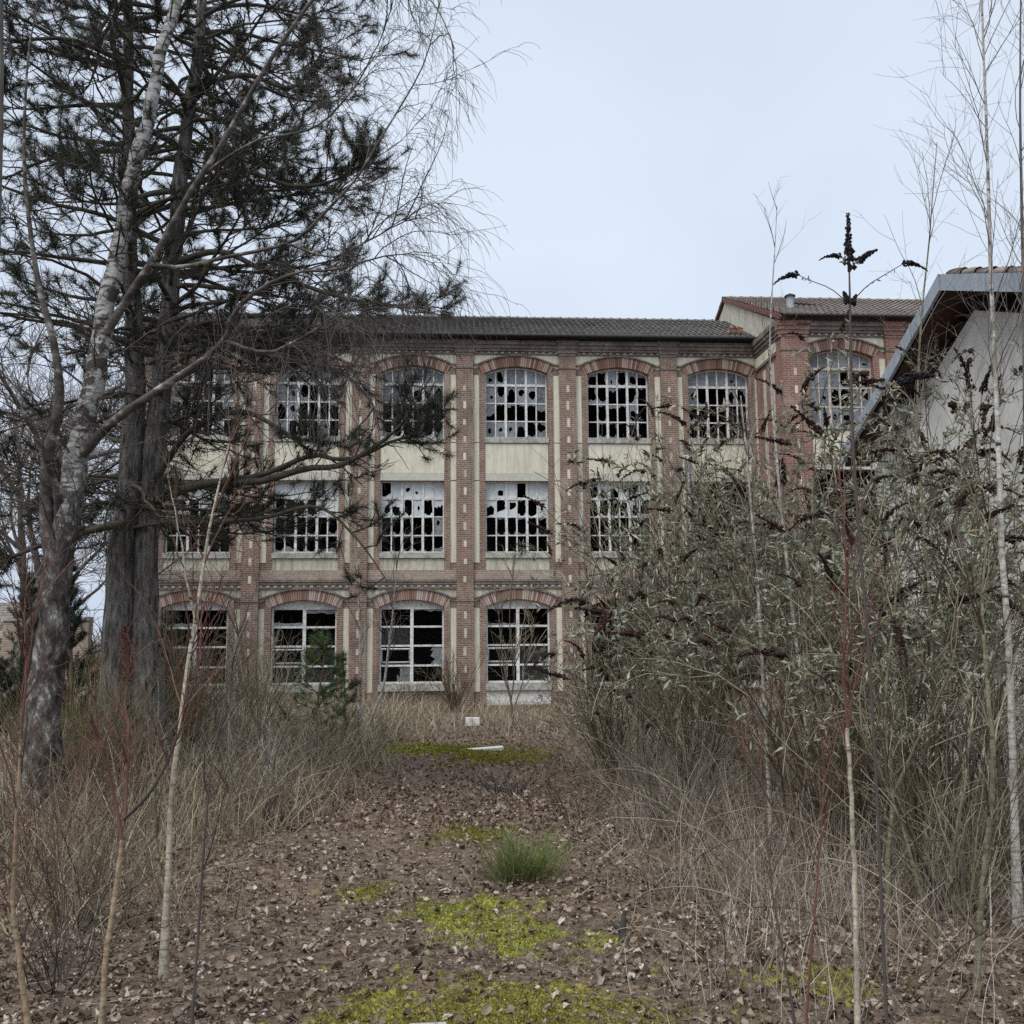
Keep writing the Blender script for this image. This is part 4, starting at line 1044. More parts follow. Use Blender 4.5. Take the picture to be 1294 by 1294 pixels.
# ---------------- bare trees far left and other background trees
def bare_tree(name, label, cat, base, h, lean, r0, bark, twm, k1=9, k2=7, k3=6, k4=0, spread=(0.5, 1.0), t0=0.3, group=None, twr=1.0):
    base = np.array(base, float)
    t = thing(name, label, cat, base, group=group)
    tr = grow(base[None] - [0, 0, 0.1], np.array([[lean[0], lean[1], 1.0]]), h, 14, 0.05, -0.02)
    g = Geo(); g.tubes(tr, taper(1, 15, r0, r0 * 0.12, 0.9), 10); g.build('trunk', bark, t, base)
    lg, tg = Geo(), Geo()
    P, D, tt, _ = sprout(tr, k1, t0, 0.98, *spread); D[:, 2] = np.abs(D[:, 2]) + 0.1
    l1 = grow(P, D, h * U(0.28, 0.5, len(P)) * (1.15 - 0.7 * tt), 10, 0.11, -0.03)
    lg.tubes(l1, taper(len(l1), 11, r0 * U(0.25, 0.45, len(P)), r0 * 0.05), 6)
    P, D, tt, _ = sprout(l1, k2, 0.2, 1.0, 0.4, 1.0)
    l2 = grow(P, D, h * U(0.10, 0.22, len(P)), 7, 0.13, -0.02); tg.tubes(l2, taper(len(l2), 8, r0 * 0.09 * twr, r0 * 0.03 * twr), 4)
    P, D, tt, _ = sprout(l2, k3, 0.2, 1.0, 0.4, 1.0)
    l3 = grow(P, D, h * U(0.05, 0.12, len(P)), 5, 0.15, 0.0); tg.tubes(l3, taper(len(l3), 6, r0 * 0.045 * twr, r0 * 0.02 * twr), 3)
    if k4:
        P, D, tt, _ = sprout(l3, k4, 0.2, 1.0, 0.4, 1.0)
        l4 = grow(P, D, h * U(0.03, 0.07, len(P)), 3, 0.15, 0.0); tg.tubes(l4, taper(len(l4), 4, r0 * 0.028 * twr, r0 * 0.014 * twr), 3)
    lg.build('limbs', bark, t, base); tg.build('twigs', twm, t, base, 'stuff')
    return t
def gpt(u, Y, dz=0.0):
    q = at(u, 800, Y); return np.array([q[0], Y, float(gz(q[0], Y)) + dz])
bare_tree('bare_tree', 'large bare grey tree with spreading limbs behind the birch, in front of the distant house', 'tree', gpt(8, 25), 10.5, (0.10, 0), 0.30, M['grey_bark'], M['grey_twig'], 12, 8, 7, 3)
bare_tree('bare_tree', 'thin bare tree standing between the birch trunk and the distant house roof', 'tree', gpt(70, 30), 9.0, (-0.05, 0), 0.16, M['grey_bark'], M['grey_twig'], 12, 8, 7, 2)
bare_tree('bare_tree', 'bare tree close to the left end of the factory, behind the pine trunks', 'tree', gpt(128, 29), 8.0, (0.03, 0), 0.15, M['grey_bark'], M['grey_twig'], 11, 8, 7, 2)

n = 800; y = U(52, 75, n); x = U(-52, -17, n); P = np.stack([x, y, np.full(n, -0.45)], -1)
s_ = grow(P, np.stack([rng.normal(size=n) * .2, rng.normal(size=n) * .2, np.ones(n)], -1), U(2.5, 5.2, n) * (0.75 + 0.25 * np.sin(x * 0.9)), 6, 0.10, 0.0)
g = Geo(); g.tubes(s_, taper(n, 7, .05, .014), 3); P, D, tt, _ = sprout(s_, 5, .2, 1, .4, 1.0); s2_ = grow(P, D, U(.4, 1.4, len(P)), 4, .14, 0); g.tubes(s2_, taper(len(s2_), 5, .026, .012), 3)
o = g.build('distant_hedge', M['brown_twig'], None, None, 'stuff'); tag(o, 'distant bare brown hedge along the horizon behind the big birch', 'hedge', None, 'stuff')
bare_tree('bare_tree', 'bare tree with fine brown twigs in front of the distant hedge', 'tree', gpt(45, 38), 11.0, (0.04, 0), 0.22, M['grey_bark'], M['grey_twig'], 13, 8, 6, 2)
# slender grey trunk at the very edge of the clearing
q = gpt(-16, 5.2)
st = thing('slender_tree', 'slender grey trunk rising at the edge of the clearing left of the big birch', 'tree', q)
p, r = limb([(-16, 1200, 5.2, .035), (-14, 800, 5.2, .03), (-8, 400, 5.2, .026), (-1, 150, 5.2, .022), (0, 0, 5.2, .018), (2, -150, 5.2, .014)], 20)
p[0, 2] = q[2] - 0.05
g = Geo(); g.tubes(p, r[None], 8); g.build('trunk', M['grey_bark'], st, q)

# ---------------- conifers
def small_conifer(name, label, cat, base, h, rad, needle, bark, nwh, per, k3, nn, ln, wd, up=0.25, lean=(0, 0), group=None):
    base = np.array(base, float); t = thing(name, label, cat, base, group=group)
    tr = grow(base[None] - [0, 0, 0.05], np.array([[lean[0], lean[1], 1.0]]), h, 10, 0.03)
    g = Geo(); g.tubes(tr, taper(1, 11, 0.014 * h + 0.008, 0.006), 7); g.build('trunk', bark, t, base)
    tg, ng = Geo(), Geo()
    hh = np.repeat(np.linspace(0.12, 0.93, nwh), per) + U(-0.02, 0.02, nwh * per)
    az = U(0, 6.283, len(hh)); i = np.clip((hh * 10).astype(int), 0, 9)
    P = tr[0, i] + (tr[0, i + 1] - tr[0, i]) * (hh * 10 - i)[:, None]
    D = np.stack([np.cos(az), np.sin(az), np.full(len(hh), up) + hh * 0.5], -1)
    b1 = grow(P, D, rad * (1.12 - hh) * U(0.75, 1.15, len(hh)), 6, 0.06, 0.02, 0.3); tg.tubes(b1, taper(len(b1), 7, 0.011, 0.005), 4)
    P, D, tt, _ = sprout(b1, k3, 0.25, 1.0, 0.4, 0.8); D[:, 2] += 0.15
    b2 = grow(P, D, U(0.10, 0.28, len(P)) * rad / 0.8, 3, 0.08, -0.02, 0.15); tg.tubes(b2, taper(len(b2), 4, 0.005, 0.003), 3)
    tufts(ng, b2[:, -1], end_dirs(b2), nn, ln, wd, 0.7, 0.16); tufts(ng, b1[:, -1], end_dirs(b1), nn, ln, wd, 0.7, 0.16)
    tufts(ng, tr[:, -1], end_dirs(tr), nn * 2, ln * 1.2, wd, 0.6, 0.25)
    tg.build('branches', M['brown_twig'], t, base); ng.build('needles', needle, t, base, 'stuff')
    return t
small_conifer('young_pine', 'bright green young pine in the dry grass before the factory', 'pine tree', gpt(402, 18.8), 1.95, 0.85, M['needle_green'], M['brown_twig'], 7, 5, 4, 46, 0.13, 0.0075)
small_conifer('young_pine', 'darker slim young pine beside the leaning birch sapling', 'pine tree', gpt(440, 20.4), 1.7, 0.6, M['needle'], M['brown_twig'], 6, 4, 4, 40, 0.11, 0.006)
small_conifer('conifer_bush', 'dark green upright conifer bush behind the large birch trunk', 'conifer', gpt(102, 16.5), 3.2, 0.62, M['needle_dark'], M['brown_twig'], 12, 7, 6, 34, 0.09, 0.008, 0.8)
small_conifer('conifer_bush', 'small dark conifer bush at the foot of the distant house', 'conifer', gpt(4, 17), 1.6, 0.6, M['needle_dark'], M['brown_twig'], 8, 7, 6, 34, 0.08, 0.008, 0.7)
small_conifer('conifer_bush', 'slim dark conifer between the birch and the bare grey tree', 'conifer', gpt(28, 20), 3.4, 0.7, M['needle_dark'], M['brown_twig'], 12, 6, 5, 30, 0.09, 0.009, 0.7)
small_conifer('conifer_bush', 'dark evergreen low bush against the pine and the first factory window', 'conifer', gpt(212, 19), 2.4, 0.7, M['needle_dark'], M['brown_twig'], 9, 6, 5, 26, 0.09, 0.008, 0.6)

# ---------------- saplings
def sapling(name, label, cat, stems, side, top=None, group=None):
    """stems: list of (ctrl [(u,v,Y,r)...], material, part name); side: list of (stem index, n, t0, t1, length lo, hi, r, material, angle lo, hi, sub)"""
    u, v, Y, r = stems[0][0][0]
    b = at(u, v, Y); b[2] = float(gz(b[0], b[1]))
    t = thing(name, label, cat, b, group=group)
    lines = []
    for ctrl, mat, pname in stems:
        p, rr = limb(ctrl, 22)
        p = p + np.concatenate([np.zeros((1, 3)), np.cumsum(rng.normal(size=(21, 3)) * 0.003, axis=0)]) * (np.sin(np.linspace(0, math.pi, 22)) ** 0.7)[:, None]
        if pname == 'trunk':
            p[0, 2] = min(p[0, 2], b[2] - 0.12); rr[:3] *= np.array([1.6, 1.22, 1.06])
        g = Geo(); g.tubes(p, rr[None] * 0.67, 8); g.build(pname, mat, t, b); lines.append(p)
    byname = {}
    for si, n, t0, t1, l0, l1, r, mat, a0, a1, sub in side:
        P, D, tt, _ = sprout(np.array([lines[si]]), n, t0, t1, a0, a1); D[:, 2] = np.abs(D[:, 2]) + 0.25
        s = grow(P, D, U(l0, l1, n) * (1.2 - 0.6 * tt), 7, 0.08, -0.03)
        g = byname.setdefault(mat.name, (mat, Geo()))[1]
        g.tubes(s, taper(n, 8, r, r * 0.35), 4)
        if sub:
            P, D, tt, _ = sprout(s, sub, 0.15, 0.95, 0.4, 0.9); D[:, 2] += 0.2
            s2 = grow(P, D, U(0.12, 0.45, len(P)) * (l1 / 0.9), 5, 0.10, -0.02); g.tubes(s2, taper(len(s2), 6, r * 0.5, r * 0.22), 3)
            P, D, tt, _ = sprout(s2, 2, 0.2, 0.95, 0.4, 0.9)
            s3 = grow(P, D, U(0.06, 0.2, len(P)) * (l1 / 0.9), 4, 0.10, 0.0); g.tubes(s3, taper(len(s3), 5, r * 0.32, r * 0.18), 3)
    for mat, g in byname.values(): g.build('branches', mat, t, b, 'stuff')
    return t
RT, BT, GT_, OT = M['red_twig'], M['brown_twig'], M['grey_twig'], M['olive_twig']
TAN, PALE, BY_, GRN = M['tan_stem'], M['pale_stem'], M['birch_young'], M['green_stem']
# left of the path
sapling('sapling', 'tan sapling forking into red shoots in the leaf litter left of the path', 'sapling',
        [([(126, 1320, 4.4, .021), (140, 1185, 4.4, .019), (150, 1110, 4.4, .018), (155, 1060, 4.4, .017)], TAN, 'trunk'),
         ([(155, 1062, 4.4, .013), (143, 1000, 4.4, .010), (134, 950, 4.35, .008), (128, 930, 4.35, .006), (120, 860, 4.3, .003)], RT, 'branch'),
         ([(156, 1045, 4.4, .012), (163, 985, 4.45, .010), (166, 940, 4.45, .008), (162, 890, 4.5, .006), (166, 830, 4.5, .003)], RT, 'branch'),
         ([(157, 1035, 4.4, .012), (185, 1003, 4.3, .010), (218, 940, 4.25, .008), (235, 890, 4.2, .006), (262, 800, 4.15, .003)], M['birch_twig'], 'branch')],
        [(1, 6, .2, .95, .15, .4, .004, RT, .3, .7, 2), (2, 6, .2, .95, .15, .4, .004, RT, .3, .7, 2), (3, 8, .2, .95, .2, .5, .004, RT, .3, .7, 2)])
sapling('birch_sapling', 'pale birch sapling with two stems from one foot left of the path', 'birch sapling',
        [([(207, 1212, 5.6, .030), (213, 1100, 5.6, .025), (216, 1010, 5.6, .022), (228, 900, 5.6, .021), (243, 800, 5.65, .018), (258, 720, 5.7, .015), (270, 650, 5.7, .011), (290, 560, 5.75, .006)], PALE, 'trunk'),
         ([(211, 1140, 5.6, .017), (199, 1080, 5.6, .015), (193, 1000, 5.55, .011), (196, 930, 5.5, .007), (200, 860, 5.5, .004)], GRN, 'branch'),
         ([(246, 780, 5.65, .011), (233, 720, 5.6, .009), (222, 660, 5.6, .006), (212, 600, 5.6, .003)], PALE, 'branch')],
        [(0, 14, .4, .98, .3, .8, .005, RT, .3, .7, 3), (1, 6, .3, .95, .2, .4, .004, OT, .3, .7, 2), (2, 5, .2, .95, .2, .4, .004, BT, .3, .7, 2)])
sapling('sapling', 'slender sapling with tan foot and long red shoots beside the big birch', 'sapling',
        [([(40, 1325, 4.4, .020), (23, 1200, 4.4, .018), (16, 1130, 4.4, .016), (20, 1020, 4.4, .013), (27, 930, 4.4, .010)], TAN, 'trunk'),
         ([(27, 932, 4.4, .010), (32, 850, 4.4, .008), (30, 780, 4.4, .005), (36, 700, 4.4, .003)], RT, 'branch'),
         ([(20, 1020, 4.4, .007), (5, 940, 4.35, .005), (-12, 860, 4.3, .003)], RT, 'branch')],
        [(0, 6, .2, .9, .2, .5, .004, RT, .3, .7, 2), (1, 10, .1, .95, .2, .55, .004, RT, .3, .7, 3)])
sapling('sapling', 'dark thin sapling with sparse twigs standing in leaf litter beside the pale birch sapling', 'sapling',
        [([(242, 1290, 4.7, .010), (250, 1190, 4.75, .009), (264, 1010, 4.8, .007), (285, 890, 4.9, .005), (303, 790, 5, .003)], M['birch_twig'], 'trunk')],
        [(0, 12, .2, .98, .2, .5, .0035, M['birch_twig'], .3, .7, 2)])
sapling('sapling', 'thin grey sapling with side twigs at the edge of the dry grass', 'sapling',
        [([(348, 1010, 10.5, .016), (345, 960, 10.5, .013), (362, 905, 10.5, .010), (352, 850, 10.5, .005)], M['grey_bark'], 'trunk')],
        [(0, 9, .2, .98, .3, .6, .005, GT_, .3, .8, 3)])
sapling('birch_sapling', 'thin white birch sapling leaning beside the young pines', 'birch sapling',
        [([(460, 930, 19, .045), (472, 900, 19, .04), (484, 868, 19, .036), (489, 832, 19, .032), (494, 790, 19, .028), (497, 760, 19, .022), (503, 700, 19.1, .012)], BY_, 'trunk')],
        [(0, 12, .4, .98, .5, 1.2, .009, GT_, .3, .7, 3)])
sapling('birch_sapling', 'straight pale birch sapling in front of the second ground floor pilaster', 'birch sapling',
        [([(456, 915, 20.5, .04), (456, 860, 20.5, .037), (455, 790, 20.5, .032), (452, 720, 20.5, .024), (446, 660, 20.5, .012)], BY_, 'trunk')],
        [(0, 12, .3, .98, .5, 1.2, .009, GT_, .3, .7, 3)])
# right of the path
sapling('birch_sapling', 'tall white birch sapling rising in front of the rendered annex', 'birch sapling',
        [([(1286, 1165, 6.4, .038), (1281, 1000, 6.4, .034), (1276, 850, 6.4, .031), (1268, 700, 6.4, .029), (1262, 560, 6.4, .026), (1256, 400, 6.4, .022), (1252, 250, 6.4, .017), (1246, 120, 6.4, .013), (1240, -40, 6.4, .010)], BY_, 'trunk')],
        [(0, 24, .4, 1, .6, 1.5, .004, GT_, .35, .75, 5)])
sapling('birch_sapling', 'second slim birch sapling right behind the tall white one by the annex', 'birch sapling',
        [([(1304, 1120, 7.2, .03), (1300, 900, 7.2, .028), (1296, 600, 7.2, .024), (1292, 350, 7.2, .018), (1288, 150, 7.2, .013), (1290, -40, 7.2, .008)], M['grey_bark'], 'trunk')],
        [(0, 14, .45, 1, .6, 1.3, .0038, GT_, .35, .75, 4)])
sapling('birch_sapling', 'thin birch sapling with pale trunk at the left side of the buddleia thicket', 'birch sapling',
        [([(976, 1066, 8.7, .030), (968, 930, 8.7, .026), (960, 780, 8.7, .022), (952, 680, 8.7, .018), (945, 600, 8.7, .013), (936, 500, 8.7, .007)], BY_, 'trunk')],
        [(0, 14, .4, 1, .4, 1.0, .006, GT_, .3, .6, 3)])
sapling('birch_sapling', 'taller thin birch sapling reaching above the factory eaves out of the buddleia', 'birch sapling',
        [([(1033, 1052, 9, .034), (1020, 930, 9, .030), (1005, 800, 9, .027), (992, 700, 9, .024), (984, 620, 9, .020), (975, 520, 9, .016), (971, 430, 9, .012), (976, 340, 9, .008), (982, 260, 9, .004)], BY_, 'trunk')],
        [(0, 10, .5, 1, .4, 0.9, .0035, GT_, .25, .5, 2)])
sapling('sapling', 'straight tan sapling with red tops standing in bare leaf litter right of the path', 'sapling',
        [([(1084, 1330, 4.4, .017), (1082, 1150, 4.4, .016), (1079, 1060, 4.4, .015), (1074, 960, 4.4, .0135), (1071, 920, 4.4, .013)], PALE, 'trunk'),
         ([(1071, 922, 4.4, .009), (1066, 820, 4.4, .0075), (1062, 700, 4.4, .006), (1058, 590, 4.4, .003)], RT, 'branch'),
         ([(1072, 920, 4.4, .008), (1084, 850, 4.35, .006), (1098, 780, 4.3, .004), (1104, 720, 4.3, .002)], RT, 'branch')],
        [(1, 12, .1, .98, .2, .55, .0035, RT, .25, .6, 2), (2, 7, .1, .98, .15, .4, .003, RT, .25, .6, 2), (0, 4, .5, .95, .2, .4, .003, RT, .3, .6, 2)])
sapling('sapling', 'red shoot beside the straight tan sapling with red tops', 'sapling',
        [([(1018, 1310, 4.5, .008), (1024, 1180, 4.5, .007), (1030, 1080, 4.5, .006), (1036, 990, 4.5, .004), (1040, 930, 4.5, .002)], RT, 'trunk')],
        [(0, 7, .3, .98, .15, .45, .003, RT, .3, .6, 2)])
sapling('sapling', 'crooked red brown shoot leaning away from the path', 'sapling',
        [([(1006, 1300, 4.8, .008), (985, 1180, 4.8, .007), (968, 1080, 4.85, .006), (962, 1000, 4.9, .004), (940, 930, 4.9, .002)], M['birch_twig'], 'trunk')],
        [(0, 9, .2, .98, .2, .5, .003, RT, .3, .7, 2)])
sapling('sapling', 'mossy leaning stem crossing in front of the thicket', 'sapling',
        [([(1180, 1180, 6, .016), (1160, 1120, 6, .015), (1140, 1050, 6, .014), (1115, 990, 5.95, .012), (1094, 940, 5.9, .010), (1060, 880, 5.9, .006)], GRN, 'trunk')],
        [(0, 9, .3, .98, .3, .8, .006, OT, .3, .8, 3)])
sapling('sapling', 'lichen green sapling with angular stem beside the tall white birch sapling', 'sapling',
        [([(1232, 1300, 5.2, .026), (1238, 1180, 5.2, .024), (1250, 1040, 5.2, .022), (1253, 950, 5.2, .020), (1246, 870, 5.2, .016), (1240, 760, 5.2, .011), (1252, 640, 5.2, .005)], GRN, 'trunk'),
         ([(1236, 1180, 5.2, .016), (1200, 1120, 5.1, .013), (1215, 1000, 5, .010), (1230, 900, 5, .006)], GRN, 'branch')],
        [(0, 14, .2, .98, .3, .8, .006, OT, .4, .9, 3), (1, 8, .2, .98, .2, .6, .005, OT, .4, .9, 3)])
sapling('sapling', 'thin bare sapling rising in front of the zinc barge board', 'sapling',
        [([(1190, 1060, 7.6, .022), (1182, 900, 7.6, .02), (1172, 720, 7.6, .018), (1160, 560, 7.6, .015), (1163, 430, 7.6, .012), (1172, 320, 7.6, .009), (1184, 180, 7.6, .004)], GRN, 'trunk')],
        [(0, 12, .45, 1, .6, 1.2, .0036, GT_, .3, .7, 4)])
sapling('sapling', 'forked olive brown sapling behind the fallen stems at the thicket foot', 'sapling',
        [([(1120, 1110, 6.9, .026), (1128, 1000, 6.9, .023), (1122, 900, 6.9, .018), (1132, 780, 6.9, .011), (1140, 660, 6.9, .005)], GRN, 'trunk'),
         ([(1126, 1010, 6.9, .016), (1160, 930, 6.8, .012), (1200, 840, 6.7, .008), (1210, 740, 6.7, .004)], OT, 'branch')],
        [(0, 14, .2, .98, .4, .9, .006, OT, .4, .9, 3), (1, 8, .2, .98, .3, .7, .005, OT, .4, .9, 3)])
sapling('sapling', 'multi stemmed bare sapling in front of the ground floor window with the white plinth', 'sapling',
        [([(648, 912, 24, .035), (645, 880, 24, .032), (637, 840, 24, .026), (632, 790, 24, .020), (626, 735, 24, .010)], M['grey_bark'], 'trunk'),
         ([(646, 885, 24, .026), (650, 840, 24, .022), (644, 780, 24, .015), (650, 700, 24, .008)], M['grey_bark'], 'branch'),
         ([(648, 900, 24, .024), (664, 850, 24, .018), (676, 790, 24, .010)], M['grey_bark'], 'branch')],
        [(0, 10, .2, .98, .5, 1.4, .012, OT, .3, .7, 3), (1, 10, .2, .98, .5, 1.4, .012, OT, .3, .7, 3), (2, 10, .2, .98, .5, 1.2, .012, OT, .3, .7, 3)])
sapling('sapling', 'bare olive sapling standing left of the buddleia against the brick pilaster', 'sapling',
        [([(752, 968, 15.5, .03), (749, 900, 15.5, .027), (747, 840, 15.5, .022), (744, 780, 15.5, .014), (748, 720, 15.5, .007)], GRN, 'trunk')],
        [(0, 16, .2, .98, .5, 1.1, .009, OT, .3, .8, 3)])

# ---------------- shrubs of many stems
def shrub(name, label, base, n, h, spread, r, mat, k2=5, k3=2, wob=0.10, droop=0.0, cat='shrub', group=None, leaf=None):
    b = np.array(base, float); t = thing(name, label, cat, b, group=group)
    az = U(0, 6.283, n); sp = U(0.05, 1, n) * spread
    P = b + np.stack([np.cos(az) * U(0, .18, n) * spread, np.sin(az) * U(0, .18, n) * spread, np.full(n, -0.05)], -1)
    D = np.stack([np.cos(az) * sp, np.sin(az) * sp, np.ones(n)], -1)
    s1 = grow(P, D, h * U(0.6, 1.1, n) * np.sqrt(1 + sp ** 2), 9, wob, droop)
    g = Geo(); g.tubes(s1, taper(n, 10, r * U(0.7, 1.2, n), r * 0.3), 4)
    P, D, tt, _ = sprout(s1, k2, 0.2, 1.0, 0.35, 0.95); D[:, 2] += 0.2
    s2 = grow(P, D, h * U(0.10, 0.32, len(P)), 5, wob * 1.2, droop); g.tubes(s2, taper(len(s2), 6, r * 0.45, r * 0.2), 3)
    P, D, tt, _ = sprout(s2, k3, 0.2, 1.0, 0.35, 0.95)
    s3 = grow(P, D, h * U(0.05, 0.14, len(P)), 3, wob * 1.2, droop); g.tubes(s3, taper(len(s3), 4, r * 0.28, r * 0.15), 3)
    g.build('stems', mat, t, b)
    return t, s1, s2, s3
shrub('bare_shrub', 'brown brushy shrub against the factory wall between the two middle ground floor windows', gpt(573, 30.5), 46, 1.75, 0.55, .012, BT)
shrub('bare_shrub', 'low brown shrub under the ground floor window beside the young pines', gpt(520, 30), 40, 1.0, 0.8, .011, BT)
shrub('bare_shrub', 'bare olive shrub before the ground floor window behind the young pines', gpt(330, 24), 46, 2.3, 0.55, .012, OT)
shrub('bare_shrub', 'bare reddish shrub below the leftmost ground floor window', gpt(235, 23), 38, 2.3, 0.5, .011, RT)
shrub('bare_shrub', 'tangled bare shrub between the pine foot and the birch sapling', gpt(270, 17), 36, 1.5, 0.8, .010, OT)
shrub('bare_shrub', 'low bare shrub at the foot of the pine', gpt(130, 13), 34, 1.2, 0.9, .009, OT)
shrub('bare_shrub', 'pale tangle of bare stems in the dry grass left of the path', gpt(330, 10.5), 30, 1.0, 0.9, .007, GT_)
shrub('bare_shrub', 'tall bare shrub with upright whips rising left of the buddleia thicket', gpt(822, 20), 60, 5.0, 0.32, .016, OT, 5, 2, 0.05)
shrub('bare_shrub', 'tall bare whips rising before the last factory window on the wing side', gpt(905, 19), 46, 5.4, 0.30, .015, OT, 5, 2, 0.05)
shrub('bare_shrub', 'dense bare shrub at the path side of the buddleia thicket', gpt(770, 14.5), 56, 2.0, 0.6, .010, OT)
shrub('bare_shrub', 'dense bare shrub under the buddleia near the thin birch saplings', gpt(880, 12), 60, 1.9, 0.7, .009, OT)
shrub('bare_shrub', 'brown tangle of stems behind the straight tan sapling', gpt(1060, 8.5), 60, 1.7, 0.8, .007, BT)
shrub('bare_shrub', 'olive tangle of stems at the foot of the lichen green sapling', gpt(1190, 6.8), 56, 1.4, 0.8, .006, OT)
shrub('bare_shrub', 'grey brown tangle of stems under the tall white birch sapling', gpt(1275, 7.4), 54, 1.8, 0.7, .007, GT_)
shrub('bare_shrub', 'dense olive brown tangle between the thin birch saplings and the annex', gpt(1130, 9.5), 60, 2.0, 0.75, .008, OT)
shrub('bare_shrub', 'scraggy grey shrub with wiry twigs beside the path in front of the buddleia', gpt(850, 9.3), 44, 1.0, 0.9, .006, GT_)
shrub('bare_shrub', 'thin scraggy shrub right of the green broom', gpt(725, 10.5), 14, 0.75, 1.0, .006, BT)
shrub('dead_shrub', 'dark dead clump on the path before the white board', gpt(650, 12.6), 26, 0.34, 1.6, .008, M['birch_twig'])
shrub('bare_shrub', 'red stemmed shrub at the foot of the big birch', gpt(70, 8.0), 26, 1.3, 0.8, .006, RT)
shrub('bare_shrub', 'brown scrub in front of the big birch trunk base', gpt(110, 6.6), 34, 0.9, 0.9, .005, BT)
shrub('bare_shrub', 'dark wiry scrub in the leaf litter near the forked tan sapling', gpt(95, 5.4), 22, 0.7, 0.9, .004, M['birch_twig'])

shrub('bare_shrub', 'tall brown brush rising between the pine foot and the leftmost ground floor window', gpt(225, 14.5), 44, 2.0, 0.6, .009, BT)
shrub('bare_shrub', 'tangled brown brush in front of the pine trunks behind the forked tan sapling', gpt(165, 10.2), 40, 1.35, 0.8, .007, BT)
shrub('bare_shrub', 'tall olive brush rising beside the young pines under the second ground floor window', gpt(318, 18), 44, 1.9, 0.6, .009, OT)
# green broom beside the path
b = gpt(658, 7.75); t = thing('broom_bush', 'small green broom tuft growing in the middle of the leafy path', 'bush', b)
n = 330; az = U(0, 6.283, n); rr = np.sqrt(U(0, 1, n))
P = b + np.stack([np.cos(az) * rr * 0.12, np.sin(az) * rr * 0.12, np.full(n, -0.02)], -1)
D = np.stack([np.cos(az) * rr * 0.75, np.sin(az) * rr * 0.75, np.ones(n)], -1)
s1 = grow(P, D, (0.10 + 0.42 * rng.random(n) ** 1.4) * (0.75 + 0.35 * np.sin(az * 3 + 1)), 5, 0.14, 0.0); g = Geo(); g.tubes(s1, taper(n, 6, .0022, .0010), 3)
P, D, tt, _ = sprout(s1, 3, 0.2, 0.95, 0.25, 0.6); s2 = grow(P, D, U(0.05, 0.14, len(P)), 3, 0.06, -0.03)
g.tubes(s2, taper(len(s2), 4, .0016, .0008), 3); g.build('green_stems', M['broom'], t, b, 'stuff')
n = 420; az = U(0, 6.283, n); rr = U(0.2, 1.1, n)
P = b + np.stack([np.cos(az) * rr * 0.2, np.sin(az) * rr * 0.2, np.full(n, -0.02)], -1); D = np.stack([np.cos(az) * rr * 1.1, np.sin(az) * rr * 1.1, np.ones(n)], -1)
s1 = grow(P, D, U(0.12, 0.42, n), 5, 0.16, 0.0); g = Geo(); g.tubes(s1, taper(n, 6, .0024, .001), 3); g.build('old_stems', M['olive'], t, b, 'stuff')
# olive broom between birch and pine
b = gpt(100, 12.2); t = thing('broom_bush', 'tall olive green broom bush between the birch and pine trunks', 'bush', b)
n = 600; az = U(0, 6.283, n); rr = np.sqrt(U(0, 1, n))
P = b + np.stack([np.cos(az) * rr * 0.35, np.sin(az) * rr * 0.3, np.full(n, -0.02)], -1); D = np.stack([np.cos(az) * rr * 0.5, np.sin(az) * rr * 0.5, np.ones(n)], -1)
s1 = grow(P, D, U(0.6, 1.75, n), 6, 0.08, 0.0); g = Geo(); g.tubes(s1, taper(n, 7, .004, .0018), 3); g.build('stems', M['olive'], t, b, 'stuff')
b = gpt(215, 16); t = thing('broom_bush', 'mossy olive broom against the right flank of the pine trunk', 'bush', b)
n = 420; az = U(0, 6.283, n); rr = np.sqrt(U(0, 1, n))
P = b + np.stack([np.cos(az) * rr * 0.3, np.sin(az) * rr * 0.3, np.full(n, -0.02)], -1); D = np.stack([np.cos(az) * rr * 0.4, np.sin(az) * rr * 0.4, np.ones(n)], -1)
s1 = grow(P, D, U(0.8, 2.4, n), 6, 0.08, 0.0); g = Geo(); g.tubes(s1, taper(n, 7, .005, .0022), 3); g.build('stems', M['olive'], t, b, 'stuff')

# ---------------- buddleia: grey-green leaves and dried flower heads
def panicle_mesh(name, L, R, bend, mat, n=70):
    g = Geo()
    tt = np.sort(U(0, 1, n)); ang = U(0, 6.283, n)
    cx = bend * tt ** 2 * L; cz = tt * L * (1 - 0.25 * abs(bend) * tt)
    rad = R * (1.0 - 0.75 * tt) * U(0.4, 1.0, n)
    P = np.stack([cx + np.cos(ang) * rad, np.sin(ang) * rad, cz], -1)
    s = R * U(0.28, 0.5, n) * (1.05 - 0.6 * tt)
    oct_ = np.array([(1, 0, 0), (-1, 0, 0), (0, 1, 0), (0, -1, 0), (0, 0, 1.3), (0, 0, -1.3)], float)
    V = P[:, None, :] + oct_[None] * s[:, None, None] * U(0.7, 1.3, (n, 6))[:, :, None]
    T = np.array([(0, 2, 4), (2, 1, 4), (1, 3, 4), (3, 0, 4), (2, 0, 5), (1, 2, 5), (3, 1, 5), (0, 3, 5)])
    g.add(V, T=(np.arange(n)[:, None, None] * 6 + T[None]).reshape(-1, 3))
    ax_t = np.linspace(-0.08, 0.97, 6)
    g.tubes(np.stack([bend * np.maximum(ax_t, 0) ** 2 * L, np.zeros(6), ax_t * L * (1 - 0.25 * abs(bend) * np.maximum(ax_t, 0))], -1), np.linspace(R * .3, R * .12, 6)[None], 5)
    return new_mesh(name, np.concatenate(g.V), [np.concatenate(g.Q), np.concatenate(g.T)], mat)
PAN = [panicle_mesh('flower_head', U(0.20, 0.28), U(0.017, 0.023), bd, M['panicle']) for bd in (0.1, 0.35, 0.55, 0.75)]
